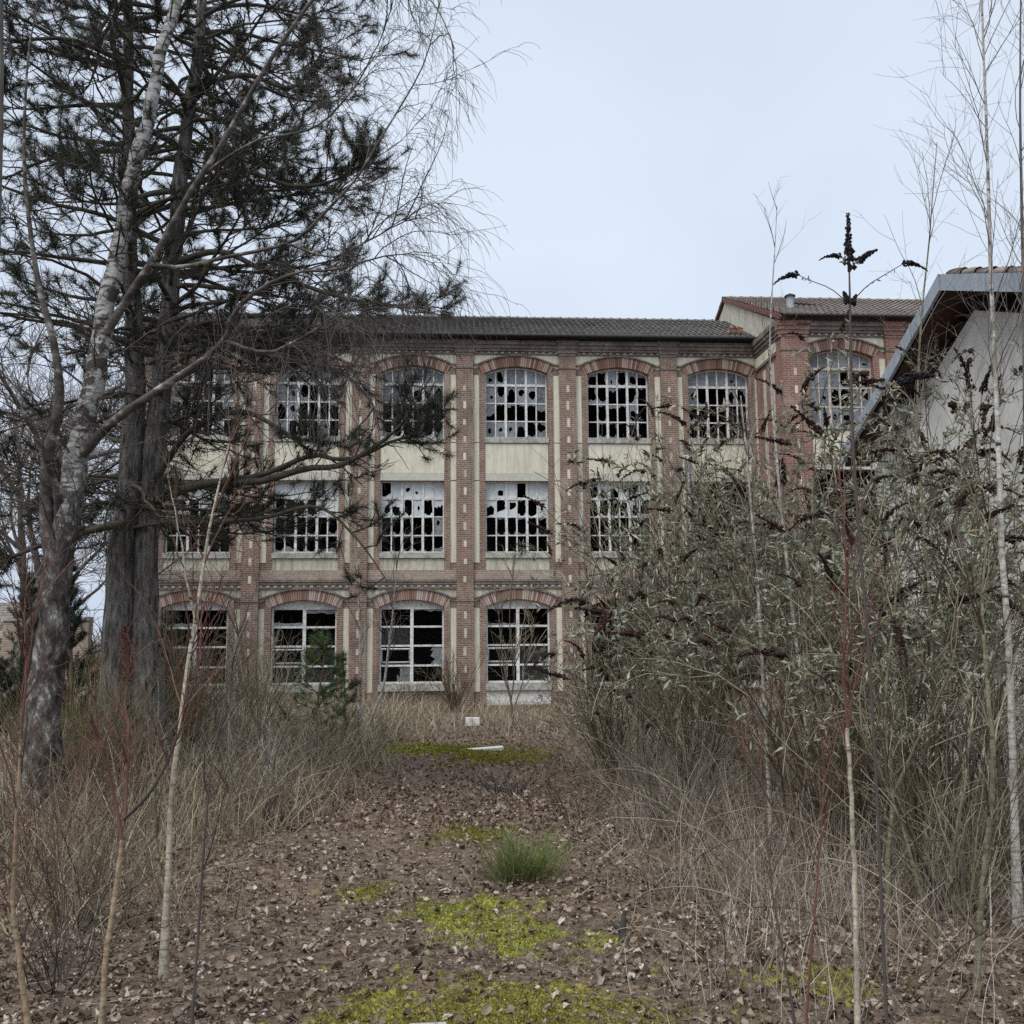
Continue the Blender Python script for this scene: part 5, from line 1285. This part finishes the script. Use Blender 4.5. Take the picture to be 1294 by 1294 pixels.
def put_panicle(parent, base, P, D, me, sc=1.0):
    o = link('flower_head', me, parent)
    z = Vector(D).normalized(); q = z.to_track_quat('Z', 'X')
    # the bend goes towards the ground
    from mathutils import Quaternion
    x = q @ Vector((1, 0, 0)); down = Vector((0, 0, -1)); dn = (down - z * down.dot(z))
    if dn.length > 1e-3:
        dn.normalize(); a = math.atan2(x.cross(dn).dot(z), x.dot(dn)); q = Quaternion(z, a) @ q
    o.matrix_local = Matrix.Translation(Vector(P - base)) @ q.to_matrix().to_4x4() @ Matrix.Scale(sc, 4)
    return o
def buddleia(label, u, Y, n, h, spread, nleaf, npan, r=.011, group=None):
    leafy = nleaf / 1500 * 0.52
    h = h * 1.2; b = gpt(u, Y); t = thing('buddleia_shrub', label, 'shrub', b, group=group)
    az = U(0, 6.283, n); sp = U(0.1, 1, n) * spread
    P = b + np.stack([np.cos(az) * U(0, .2, n), np.sin(az) * U(0, .2, n), np.full(n, -0.05)], -1)
    D = np.stack([np.cos(az) * sp, np.sin(az) * sp, np.ones(n)], -1)
    s1 = grow(P, D, h * U(0.65, 1.05, n) * np.sqrt(1 + 0.5 * sp ** 2), 10, 0.07, 0.03)
    g = Geo(); g.tubes(s1, taper(n, 11, r * U(0.8, 1.3, n), r * 0.3), 5)
    P, D, tt, _ = sprout(s1, 8, 0.35, 1.0, 0.4, 0.9); D[:, 2] += 0.25
    s2 = grow(P, D, U(0.3, 0.9, len(P)), 6, 0.14, 0.09); g.tubes(s2, taper(len(s2), 7, r * 0.42, r * 0.2), 4)
    P, D, tt, _ = sprout(s2, 3, 0.3, 1.0, 0.35, 0.8)
    s3 = grow(P, D, U(0.12, 0.35, len(P)), 4, 0.10, 0.05); g.tubes(s3, taper(len(s3), 5, r * 0.25, r * 0.14), 3)
    g.build('stems', M['olive_twig'], t, b)
    lg = Geo()
    for ss, kk in ((s2, 3), (s3, 2)):
        P, D, tt, _ = sprout(ss, kk, 0.2, 1.0, 0.0, 0.2)
        P = np.concatenate([P, ss[:, -1]]); D = np.concatenate([D, end_dirs(ss)])
        kp = rng.random(len(P)) < leafy * np.clip((P[:, 2] - 0.5) / 1.0, 0.1, 1); P, D = P[kp], D[kp]
        sz = U(0.035, 0.105, len(P)); m_ = 7
        P = np.repeat(P, m_, axis=0); D = np.repeat(D, m_, axis=0); sz = np.repeat(sz, m_) * U(0.6, 1.15, len(P))
        leaves(lg, P + D * U(-0.02, 0.02, len(P))[:, None], norm(0.45 * D + rv(len(P)) + [0, 0, 0.1]), sz, sz * U(0.17, 0.27, len(P)), 0.35)
    lg.build('foliage', M['bud_leaf'], t, b, 'stuff')
    tips = np.concatenate([s1, ]) ; order = np.argsort(-s2[:, -1, 2] + 0.5 * s2[:, -1, 1] + 0.5 * rng.normal(size=len(s2)))[:npan * 3]
    cand = [(s1[i, -1], end_dirs(s1[i:i + 1])[0]) for i in range(min(len(s1), npan // 2))] + [(s2[i, -1], end_dirs(s2[i:i + 1])[0]) for i in order]
    for P_, D_ in cand[:int(npan * 2.6)]:
        D_ = D_ + np.array([rng.normal() * .3, rng.normal() * .3, -0.1])
        put_panicle(t, b, P_, D_, PAN[rng.integers(4)], U(0.9, 1.65))
    return t
buddleia('low buddleia shrub with dried flower heads nearest the factory path', 800, 12.5, 16, 1.9, 0.55, 900, 20)
buddleia('buddleia shrub with drooping dark flower heads in front of the tall bare whips', 870, 11.3, 18, 3.3, 0.5, 1500, 28)
buddleia('leafy buddleia shrub between the two thin birch saplings and the brick wing', 965, 11.0, 20, 3.5, 0.5, 1500, 14)
buddleia('leafy grey green buddleia below the corner of the brick wing', 1040, 10.0, 20, 3.4, 0.5, 1500, 14)
buddleia('buddleia shrub growing beneath the lower end of the zinc barge board', 1110, 9.4, 20, 3.2, 0.45, 1500, 14)
buddleia('tall buddleia shrub against the rendered annex wall with many dark flower heads', 1190, 8.8, 22, 3.6, 0.4, 1500, 22)
buddleia('buddleia shrub under the annex eaves beside the tall white birch sapling', 1275, 8.2, 18, 3.4, 0.4, 1200, 16)
buddleia('sparse leggy buddleia in the shade behind the straight tan sapling', 1010, 8.2, 14, 2.3, 0.5, 700, 8)
buddleia('leggy buddleia with few leaves behind the mossy leaning stem', 1150, 7.4, 14, 2.4, 0.45, 700, 8)

# the tall dark flower stalk standing nearest, against the sky
b = gpt(1120, 4.0); t = thing('buddleia_stalk', 'tall dark buddleia stalk with blackish flower heads against the sky', 'flower stalk', b)
g = Geo()
p, r = limb([(1120, 1290, 4.0, .0065), (1108, 1000, 4.0, .0062), (1096, 800, 4.0, .006), (1086, 680, 4.0, .006), (1078, 560, 4.0, .006), (1075, 450, 4.0, .0055), (1074, 380, 4.0, .0045), (1073, 335, 4.0, .003)], 26); p[0, 2] = b[2] - 0.03
g.tubes(p, r[None], 6)
arms = [[(1074, 385, 4, .0025), (1050, 365, 4, .002), (1025, 355, 4, .0018), (1008, 347, 4, .0015)], [(1074, 385, 4, .0025), (1095, 362, 4, .002), (1120, 346, 4, .0018), (1142, 333, 4, .0015)],
        [(1074, 340, 4, .002), (1068, 330, 4, .0016), (1062, 324, 4, .0014)], [(1074, 342, 4, .002), (1080, 334, 4, .0016), (1084, 330, 4, .0014)], [(1078, 560, 4, .003), (1100, 520, 3.95, .0025), (1124, 488, 3.9, .002), (1145, 477, 3.9, .0015)]]
lg = Geo(); arm_p = []
for a in arms:
    q, rr = limb(a, 8); g.tubes(q, rr[None], 4); arm_p.append(q)
    P, D, tt, _ = sprout(q[None], 9, 0.25, 0.85, 0.8, 1.3); leaves(lg, P, D, U(0.012, 0.03, 9), U(0.004, 0.008, 9))
g.build('stem', M['birch_twig'], t, b); lg.build('leaves', M['bud_leaf'], t, b, 'stuff')
PD = [panicle_mesh('flower_head', L, R, bd, M['panicle_dark'], 110) for L, R, bd in ((0.20, 0.021, 0.02), (0.105, 0.014, 0.5), (0.10, 0.016, 0.15), (0.06, 0.02, 0.0))]
put_panicle(t, b, at(1073, 338, 4.0), np.array([0.01, 0, 1.0]), PD[0], 1.15)
put_panicle(t, b, arm_p[0][-1], np.array([-1.0, 0.1, 0.15]), PD[1])
put_panicle(t, b, arm_p[1][-1], np.array([1.0, 0.1, 0.25]), PD[1])
put_panicle(t, b, arm_p[2][-1], np.array([-1.0, 0, 0.35]), PD[1], 0.85)
put_panicle(t, b, arm_p[3][-1], np.array([0.75, 0, 0.6]), PD[2])
put_panicle(t, b, at(1072, 382, 4.0), np.array([-0.3, 0, 0.8]), PD[3], 0.8); put_panicle(t, b, at(1077, 384, 4.0), np.array([0.4, 0, 0.9]), PD[3], 0.7)
put_panicle(t, b, arm_p[4][-1], np.array([1.0, 0.1, 0.22]), PD[2], 1.25); put_panicle(t, b, arm_p[4][-2], np.array([1.0, 0.2, -0.12]), PD[1], 1.0)

# dried dock head in front of the pine
b = gpt(158, 9.5); t = thing('dock_plant', 'dried red brown dock seed head standing before the pine foot', 'plant', b)
top = at(158, 792, 9.5); bot = at(160, 862, 9.5)
g = Geo(); g.tubes(np.array([[b - [0, 0, .03], (b + bot) / 2, bot, (bot + top) / 2, top]]), np.array([[.008, .007, .006, .005, .003]]), 5); g.build('stem', M['red_twig'], t, b)
g = Geo(); n = 900; tt = U(0, 1, n); ang = U(0, 6.283, n); rad = 0.075 * np.sin(np.clip(tt * 0.9 + 0.1, 0, 1) * math.pi) ** 0.7 * np.sqrt(U(0, 1, n))
P = bot + (top - bot) * tt[:, None] + np.stack([np.cos(ang) * rad, np.sin(ang) * rad, np.zeros(n)], -1)
leaves(g, P, norm(rv(n) + [0, 0, 0.6]), U(0.012, 0.025, n), U(0.008, 0.014, n)); g.build('seed_head', M['dock'], t, b, 'stuff')

# ---------------- grasses, brambles (uncountable)
def grass(name, label, cat, N, sampler, h, mat, w=0.004, lean=0.5, grav=0.12, wob=0.08, m=4):
    x, y, dens = sampler(N)
    n = len(x); P = np.stack([x, y, gz(x, y) - 0.01], -1)
    D = norm(np.stack([rng.normal(size=n) * lean, rng.normal(size=n) * lean, np.ones(n)], -1))
    s = grow(P, D, U(h[0], h[1], n) * dens, m, wob, U(0, grav, n))
    wd = w * np.linspace(1, 0.35, m + 1)[None] * U(0.7, 1.4, n)[:, None]
    # thickness grows slightly with distance so that far blades still register
    wd = wd * np.clip(y / 9.0, 0.6, 2.4)[:, None]
    g = Geo(); g.ribbons(s, wd, norm(np.cross(D, rv(n))))
    o = g.build(name, mat, None, None, 'stuff'); tag(o, label, cat, None, 'stuff'); return o
def patchy(x, y, s=1.0, ph=0.0): return 0.5 + 0.25 * np.sin(x * 1.9 * s + 1.3 * np.sin(y * 0.8 * s) + ph) + 0.25 * np.sin(y * 2.3 * s + x * 1.1 + ph)
def left_zone(N):
    y = 5.2 + 27 * rng.random(N) ** 1.25; x = -2.2 - 0.03 * np.maximum(0, 11 - y) + 0.3 * np.sin(y * 1.3) + 0.2 * np.sin(y * 3.7) + 0.25 * rng.normal(size=N) - np.abs(rng.normal(size=N)) * 0.38 * y * 0.62
    k = rng.random(N) < (0.35 + 0.65 * patchy(x, y, 1.0)) * np.clip((y - 5.0) / 4.5, 0.06, 1); x, y = x[k], y[k]
    return x, y, np.clip(0.45 + 0.6 * np.clip((-2.0 - x) / 1.2, 0, 1), 0, 1) * U(0.6, 1.1, len(x))
def right_zone(N):
    y = 4.6 + 27 * rng.random(N) ** 1.3; x = 0.72 + 0.03 * y + 0.2 * np.sin(y * 1.1) + 0.15 * np.sin(y * 4.1) + 0.22 * rng.normal(size=N) + np.abs(rng.normal(size=N)) * 0.30 * y * 0.6
    k = rng.random(N) < (0.3 + 0.7 * patchy(x, y, 1.0, 2.0)) * np.clip((y - 4.4) / 3.2, 0.05, 1); x, y = x[k], y[k]
    return x, y, np.clip(0.35 + 0.65 * np.clip((x - 0.7) / 0.9, 0, 1), 0, 1) * U(0.6, 1.1, len(x))
def path_zone(N):
    y = 4.3 + 15 * rng.random(N) ** 1.1; x = rng.normal(size=N) * 0.35 * y * 0.5 - 0.3
    k = rng.random(N) < patchy(x, y, 1.4, 1.0) ** 2; x, y = x[k], y[k]
    return x, y, U(0.4, 1.0, len(x))
def wall_zone(N):
    y = U(21, 34, N); x = U(-9, 7, N); k = rng.random(N) < 0.3 + 0.7 * patchy(x, y, 0.8, 0.6); return x[k], y[k], U(0.5, 1, k.sum())
grass('dry_grass', 'tall dry tan grass along the left of the path', 'grass', 25000, left_zone, (0.35, 1.1), M['dry_grass'], 0.0066, 0.45, 0.20)
grass('dry_grass', 'olive green grass mixed into the dry stand on the left', 'grass', 3500, left_zone, (0.25, 0.75), M['green_grass'], 0.0066, 0.4, 0.18)
grass('dry_grass', 'grey brown dry stems on the right of the path', 'grass', 21000, right_zone, (0.25, 0.8), M['grey_grass'], 0.0056, 0.35, 0.10)
grass('dry_grass', 'olive dead grass under the buddleia thicket', 'grass', 8000, right_zone, (0.3, 1.0), M['dry_grass'], 0.006, 0.55, 0.20)
grass('sparse_grass', 'sparse withered stems across the leafy path', 'grass', 12000, path_zone, (0.05, 0.24), M['grey_grass'], 0.0030, 0.6, 0.10)
grass('dry_grass', 'brown rough grass along the foot of the factory wall', 'grass', 9000, wall_zone, (0.2, 0.65), M['dry_grass'], 0.006, 0.4, 0.12)
def bramble(name, label, N, sampler, L, r, mat):
    x, y, d = sampler(N); n = len(x); P = np.stack([x, y, gz(x, y) - 0.02], -1); az = U(0, 6.283, n)
    D = np.stack([np.cos(az) * 0.6, np.sin(az) * 0.6, np.ones(n)], -1)
    s = grow(P, D, U(L[0], L[1], n) * d, 9, 0.09, U(0.10, 0.24, n))
    g = Geo(); g.tubes(s, taper(n, 10, r * U(.7, 1.3, n), r * 0.35), 3)
    P, D, tt, _ = sprout(s, 2, 0.25, 0.95, 0.5, 1.1); s2 = grow(P, D, U(0.08, 0.4, len(P)), 4, 0.14, 0.05); g.tubes(s2, taper(len(s2), 5, r * 0.5, r * 0.2), 3)
    o = g.build(name, mat, None, None, 'stuff'); tag(o, label, 'brambles', None, 'stuff'); return o
bramble('brambles', 'arching dead bramble stems through the left grass', 1500, left_zone, (0.8, 2.0), 0.004, M['brown_twig'])
bramble('brambles', 'arching olive bramble stems through the thicket on the right', 1500, right_zone, (0.9, 2.6), 0.004, M['olive_twig'])
bramble('brambles', 'reddish bramble shoots among the left scrub', 260, left_zone, (0.8, 1.8), 0.004, M['red_twig'])

# ---------------- fallen leaves and moss
def leaf_template():
    """broad ovate leaf, curled: 6 quads"""
    prof = [(0.0, 0.06), (0.32, 0.44), (0.70, 0.38), (1.0, 0.02)]
    V = []
    for t, w in prof:
        for s in (-1, 0, 1): V.append((t - 0.5, s * w, 0.0))
    Q = []
    for i in range(3):
        for j in range(2): Q.append((i * 3 + j, i * 3 + j + 1, i * 3 + j + 4, i * 3 + j + 3))
    return np.array(V), np.array(Q)
LV, LQ = leaf_template()
def litter(N, xs, ys, size, lift):
    V = np.repeat(LV[None], N, axis=0)
    curl = U(-1.6, 1.6, N)[:, None]; cup = U(-0.6, 1.4, N)[:, None]
    V[:, :, 2] = curl * (V[:, :, 0] ** 2) * 0.9 + cup * (V[:, :, 1] ** 2) * 1.6
    V[:, :, 1] *= U(0.6, 1.05, N)[:, None]; V[:, :, 2] += 0.10 * rng.normal(size=(N, len(LV)))
    V *= np.broadcast_to(size, (N,))[:, None, None]
    a, b_, c_ = U(0, 6.283, N), rng.normal(size=N) * 0.38, rng.normal(size=N) * 0.38
    ca, sa, cb, sb, cc, sc_ = np.cos(a), np.sin(a), np.cos(b_), np.sin(b_), np.cos(c_), np.sin(c_)
    Rz = np.zeros((N, 3, 3)); Rz[:, 0, 0] = ca; Rz[:, 0, 1] = -sa; Rz[:, 1, 0] = sa; Rz[:, 1, 1] = ca; Rz[:, 2, 2] = 1
    Ry = np.zeros((N, 3, 3)); Ry[:, 0, 0] = cb; Ry[:, 0, 2] = sb; Ry[:, 2, 0] = -sb; Ry[:, 2, 2] = cb; Ry[:, 1, 1] = 1
    Rx = np.zeros((N, 3, 3)); Rx[:, 1, 1] = cc; Rx[:, 1, 2] = -sc_; Rx[:, 2, 1] = sc_; Rx[:, 2, 2] = cc; Rx[:, 0, 0] = 1
    Rm = Rz @ Ry @ Rx
    V = np.einsum('nij,nkj->nki', Rm, V)
    P = np.stack([xs, ys, gz(xs, ys) + lift], -1)
    return V + P[:, None, :], Rm, P
def moss_amount(x, y):
    a = np.zeros(len(x))
    for cx, cy, rx, ry, k in MOSS: a = np.maximum(a, 1.0 - (((x - cx) / rx) ** 2 + ((y - cy) / ry) ** 2))
    return a + 0.35 * np.sin(x * 9 + y * 4) * np.sin(y * 7 - x * 5) + 0.25 * np.sin(x * 21 - y * 13) * np.sin(y * 17 + x * 11)
def near_litter(N):
    y = 4.2 + 9.5 * rng.random(N) ** 1.08; x = U(-0.62, 0.62, N) * (y + 1.0)
    k = (rng.random(N) < np.where(moss_amount(x, y) > 0.1, 0.18, 0.45 + 0.55 * patchy(x, y, 0.8, 0.4))); return x[k], y[k]
x, y = near_litter(70000)
V, _, _ = litter(len(x), x, y, 0.016 + 0.048 * rng.random(len(x)) ** 2.0, U(0.002, 0.034, len(x)))
g = Geo(); n = len(x); g.add(V, Q=(np.arange(n)[:, None, None] * 12 + LQ[None]).reshape(-1, 4))
n = 34000; y = 4.2 + 10 * rng.random(n) ** 1.15; x = U(-0.6, 0.6, n) * (y + 1); az = U(0, 6.283, n)
P = np.stack([x, y, gz(x, y) + U(0.002, 0.012, n)], -1)
leaves(g, P, np.stack([np.cos(az), np.sin(az), rng.normal(size=n) * 0.3], -1), U(0.010, 0.032, n), U(0.006, 0.02, n), 0.2)
o = g.build('leaf_litter', M['leaf'], None, None, 'stuff', smooth=True); tag(o, 'brown fallen leaves carpeting the clearing floor', 'leaves', None, 'stuff')
N = 42000; y = 10 + 17 * rng.random(N) ** 1.1; x = U(-0.5, 0.5, N) * (y + 2); k = rng.random(N) < np.where(moss_amount(x, y) > 0.15, 0.15, 0.9); x, y = x[k], y[k]; n = len(x)
P = np.stack([x, y, gz(x, y) + U(0.004, 0.03, n)], -1); az = U(0, 6.283, n)
g = Geo(); leaves(g, P, np.stack([np.cos(az), np.sin(az), rng.normal(size=n) * 0.4], -1), U(0.04, 0.08, n), U(0.03, 0.055, n), 0.25)
o = g.build('leaf_litter', M['leaf_far'], None, None, 'stuff'); tag(o, 'reddish brown carpet of leaves before the factory', 'leaves', None, 'stuff')
# the nearest leaves, one by one
LM = []
for i in range(8):
    Vl = LV.copy(); Vl[:, 2] = 0.08 * rng.normal(size=len(LV)) + U(-2.0, 2.0) * Vl[:, 0] ** 2 * 0.9 + U(0, 1.2) * Vl[:, 1] ** 2 * 1.6
    f_ = U(0.7, 2.4); mcol = island_mat('single_leaf', [(0, tuple(np.array((0.14, 0.10, 0.078)) * f_)), (1, tuple(np.array((0.16, 0.115, 0.09)) * f_))], 0.75, 0.1, 0.35, nscale=3, nmix=0.4)
    LM.append(new_mesh('fallen_leaf', Vl, [LQ], mcol, True))
for i in range(295):
    yy = 4.45 + 1.7 * rng.random(); xx = U(-0.5, 0.5) * (yy + 0.4)
    if moss_amount(np.array([xx]), np.array([yy]))[0] > 0.1 and rng.random() < 0.8: xx = -1.0 - abs(xx) * 0.7
    o = link('fallen_leaf', LM[i % 8], ground, (float(xx), yy, float(gz(xx, yy)) + 0.025)); o.rotation_euler = (rng.normal() * .5, rng.normal() * .5, U(0, 6.28)); s = U(0.032, 0.056); o.scale = (s, s * U(.8, 1.1), s)
# fallen twigs
n = 1500; y = 4.3 + 9 * rng.random(n) ** 1.3; x = U(-0.6, 0.6, n) * (y + 1); az = U(0, 6.283, n)
P = np.stack([x, y, gz(x, y) + 0.02], -1); s_ = grow(P, np.stack([np.cos(az), np.sin(az), rng.normal(size=n) * 0.08], -1), U(0.06, 0.45, n), 5, 0.10, 0.0)
g = Geo(); g.tubes(s_, taper(n, 6, U(.0012, .0035, n), .001), 3); o = g.build('twig_litter', M['grey_twig'], None, None, 'stuff'); tag(o, 'thin broken twigs strewn over the fallen leaves', 'twigs', None, 'stuff')
# moss cushions
for kind, mname, lab in ((0, 'moss', 'bright yellow green moss patches on the path'), (1, 'moss_olive', 'dull olive yellow moss spread over the path')):
    g = Geo()
    for cx, cy, rx, ry, k in MOSS:
        if k != kind: continue
        n = int(min(9000 * rx * ry * 3, 16000)); xx = cx + U(-1.2, 1.2, n) * rx; yy = cy + U(-1.2, 1.2, n) * ry
        kk = (moss_amount(xx, yy) > -0.05 + 1.0 * rng.random(n)); xx, yy = xx[kk], yy[kk]; n = len(xx)
        P = np.stack([xx, yy, gz(xx, yy) + 0.002 + 0.010 * patchy(xx, yy, 8)], -1); far = np.clip(cy / 6.0, 1, 3)
        leaves(g, P, norm(rv(n) + [0, 0, 0.9]), U(0.008, 0.018, n) * far, U(0.005, 0.010, n) * far, 0.3)
    for cx, cy, rx, ry, k in MOSS:
        if k != kind: continue
        st_ = 0.030 * np.clip(cy / 6.0, 1, 3)
        ax_, ay_ = np.meshgrid(np.arange(cx - rx * 1.2, cx + rx * 1.2, st_), np.arange(cy - ry * 1.2, cy + ry * 1.2, st_))
        ax_, ay_ = ax_.ravel(), ay_.ravel(); ax_ = ax_ + rng.normal(size=len(ax_)) * st_ * 0.35; ay_ = ay_ + rng.normal(size=len(ay_)) * st_ * 0.35
        am = moss_amount(ax_, ay_); kk = am > 0.22 + 0.75 * rng.random(len(am)); ax_, ay_, am = ax_[kk], ay_[kk], am[kk]; n = len(ax_)
        if n == 0: continue
        th = np.arange(6) * math.pi / 3; rr = st_ * U(0.55, 1.1, n)
        c0 = np.stack([ax_, ay_, gz(ax_, ay_) + U(0.006, 0.02, n)], -1)
        rim = np.stack([ax_[:, None] + rr[:, None] * np.cos(th)[None], ay_[:, None] + rr[:, None] * np.sin(th)[None], np.repeat((gz(ax_, ay_) - 0.002)[:, None], 6, 1)], -1)
        Vd = np.concatenate([c0[:, None, :], rim], axis=1); Td = np.array([(0, 1 + i, 1 + (i + 1) % 6) for i in range(6)])
        g.add(Vd, T=(np.arange(n)[:, None, None] * 7 + Td[None]).reshape(-1, 3))
    o = g.build('moss', M[mname], None, None, 'stuff'); tag(o, lab, 'moss', None, 'stuff')

# ---------------- litter of the place: white board, blocks, stump
q = at(612, 937, 18.2); q[2] = float(gz(q[0], q[1])) + 0.035
t = MB().box(-0.33, 0.33, -0.07, 0.07, -0.03, 0.03).build('white_board', M['debris_white'], None, tuple(q)); t.rotation_euler = (0.1, -0.06, 0.12); tag(t, 'white board lying flat on the mossy end of the path', 'board')
q = gpt(597, 24.5)
t = thing('masonry_block', 'white masonry block dumped in rough grass before the factory wall', 'block', q)
MB().hexa([(-.17, -.12, -.02), (.0, -.12, -.02), (.0, .12, -.02), (-.17, .12, -.02), (-.16, -.11, .17), (-.002, -.12, .165), (-.002, .11, .17), (-.16, .11, .175)]).build('block_half', M['debris_white'], t)
MB().hexa([(.008, -.11, -.02), (.17, -.12, -.02), (.17, .12, -.02), (.008, .12, -.02), (.008, -.11, .16), (.16, -.11, .165), (.16, .11, .17), (.008, .11, .165)]).build('block_half', M['debris_white'], t)
q = gpt(622, 24.8)
t = MB().hexa([(-.14, -.1, -.02), (.15, -.1, -.02), (.14, .1, -.02), (-.14, .1, -.02), (-.12, -.09, .13), (.13, -.1, .11), (.12, .09, .12), (-.12, .09, .13)]).build('rubble_block', M['brick_dark'], None, tuple(q)); tag(t, 'dark rubble block beside the white masonry block', 'block')
q = gpt(778, 6.2)
t = thing('tree_stump', 'thin dead stump at the right edge of the leafy path', 'stump', q)
g = Geo(); g.tubes(np.array([[q - [0, 0, .05], q + [0.005, 0, .06], q + [.012, 0, .12], q + [.016, 0, .17]]]), np.array([[.028, .022, .018, .010]]), 9); g.build('bole', M['pine_limb'], t, q)
g = Geo(); g.tubes(np.array([[q + [0.005, 0, .05], q + [-.04, -.02, .09], q + [-.065, -.02, .13]]]), np.array([[.012, .009, .005]]), 6); g.build('shoot', M['pine_limb'], t, q)
q = gpt(540, 4.75)
t = MB().hexa([(-.10, -.04, 0), (.10, -.03, 0), (.11, .03, 0), (-.09, .04, 0), (-.08, -.03, .03), (.09, -.02, .025), (.09, .02, .028), (-.07, .03, .03)]).build('rubble_piece', M['stone'], None, tuple(q)); t.rotation_euler[2] = 0.2; tag(t, 'pale flake of rubble half buried in moss on the path', 'rubble')

# repeats of one kind share a group
GROUPS = {'bare_shrub': 'bare shrubs in the undergrowth', 'sapling': 'saplings at the edges of the path', 'birch_sapling': 'young birches in the clearing',
          'buddleia_shrub': 'buddleia shrubs of the thicket on the right', 'bare_tree': 'bare trees beyond the factory end', 'conifer_bush': 'dark conifer bushes',
          'young_pine': 'young pines before the factory', 'broom_bush': 'broom bushes'}
for o in list(COL.objects):
    k = o.name.split('.')[0]
    if o.parent is None and k in GROUPS: o['group'] = GROUPS[k]
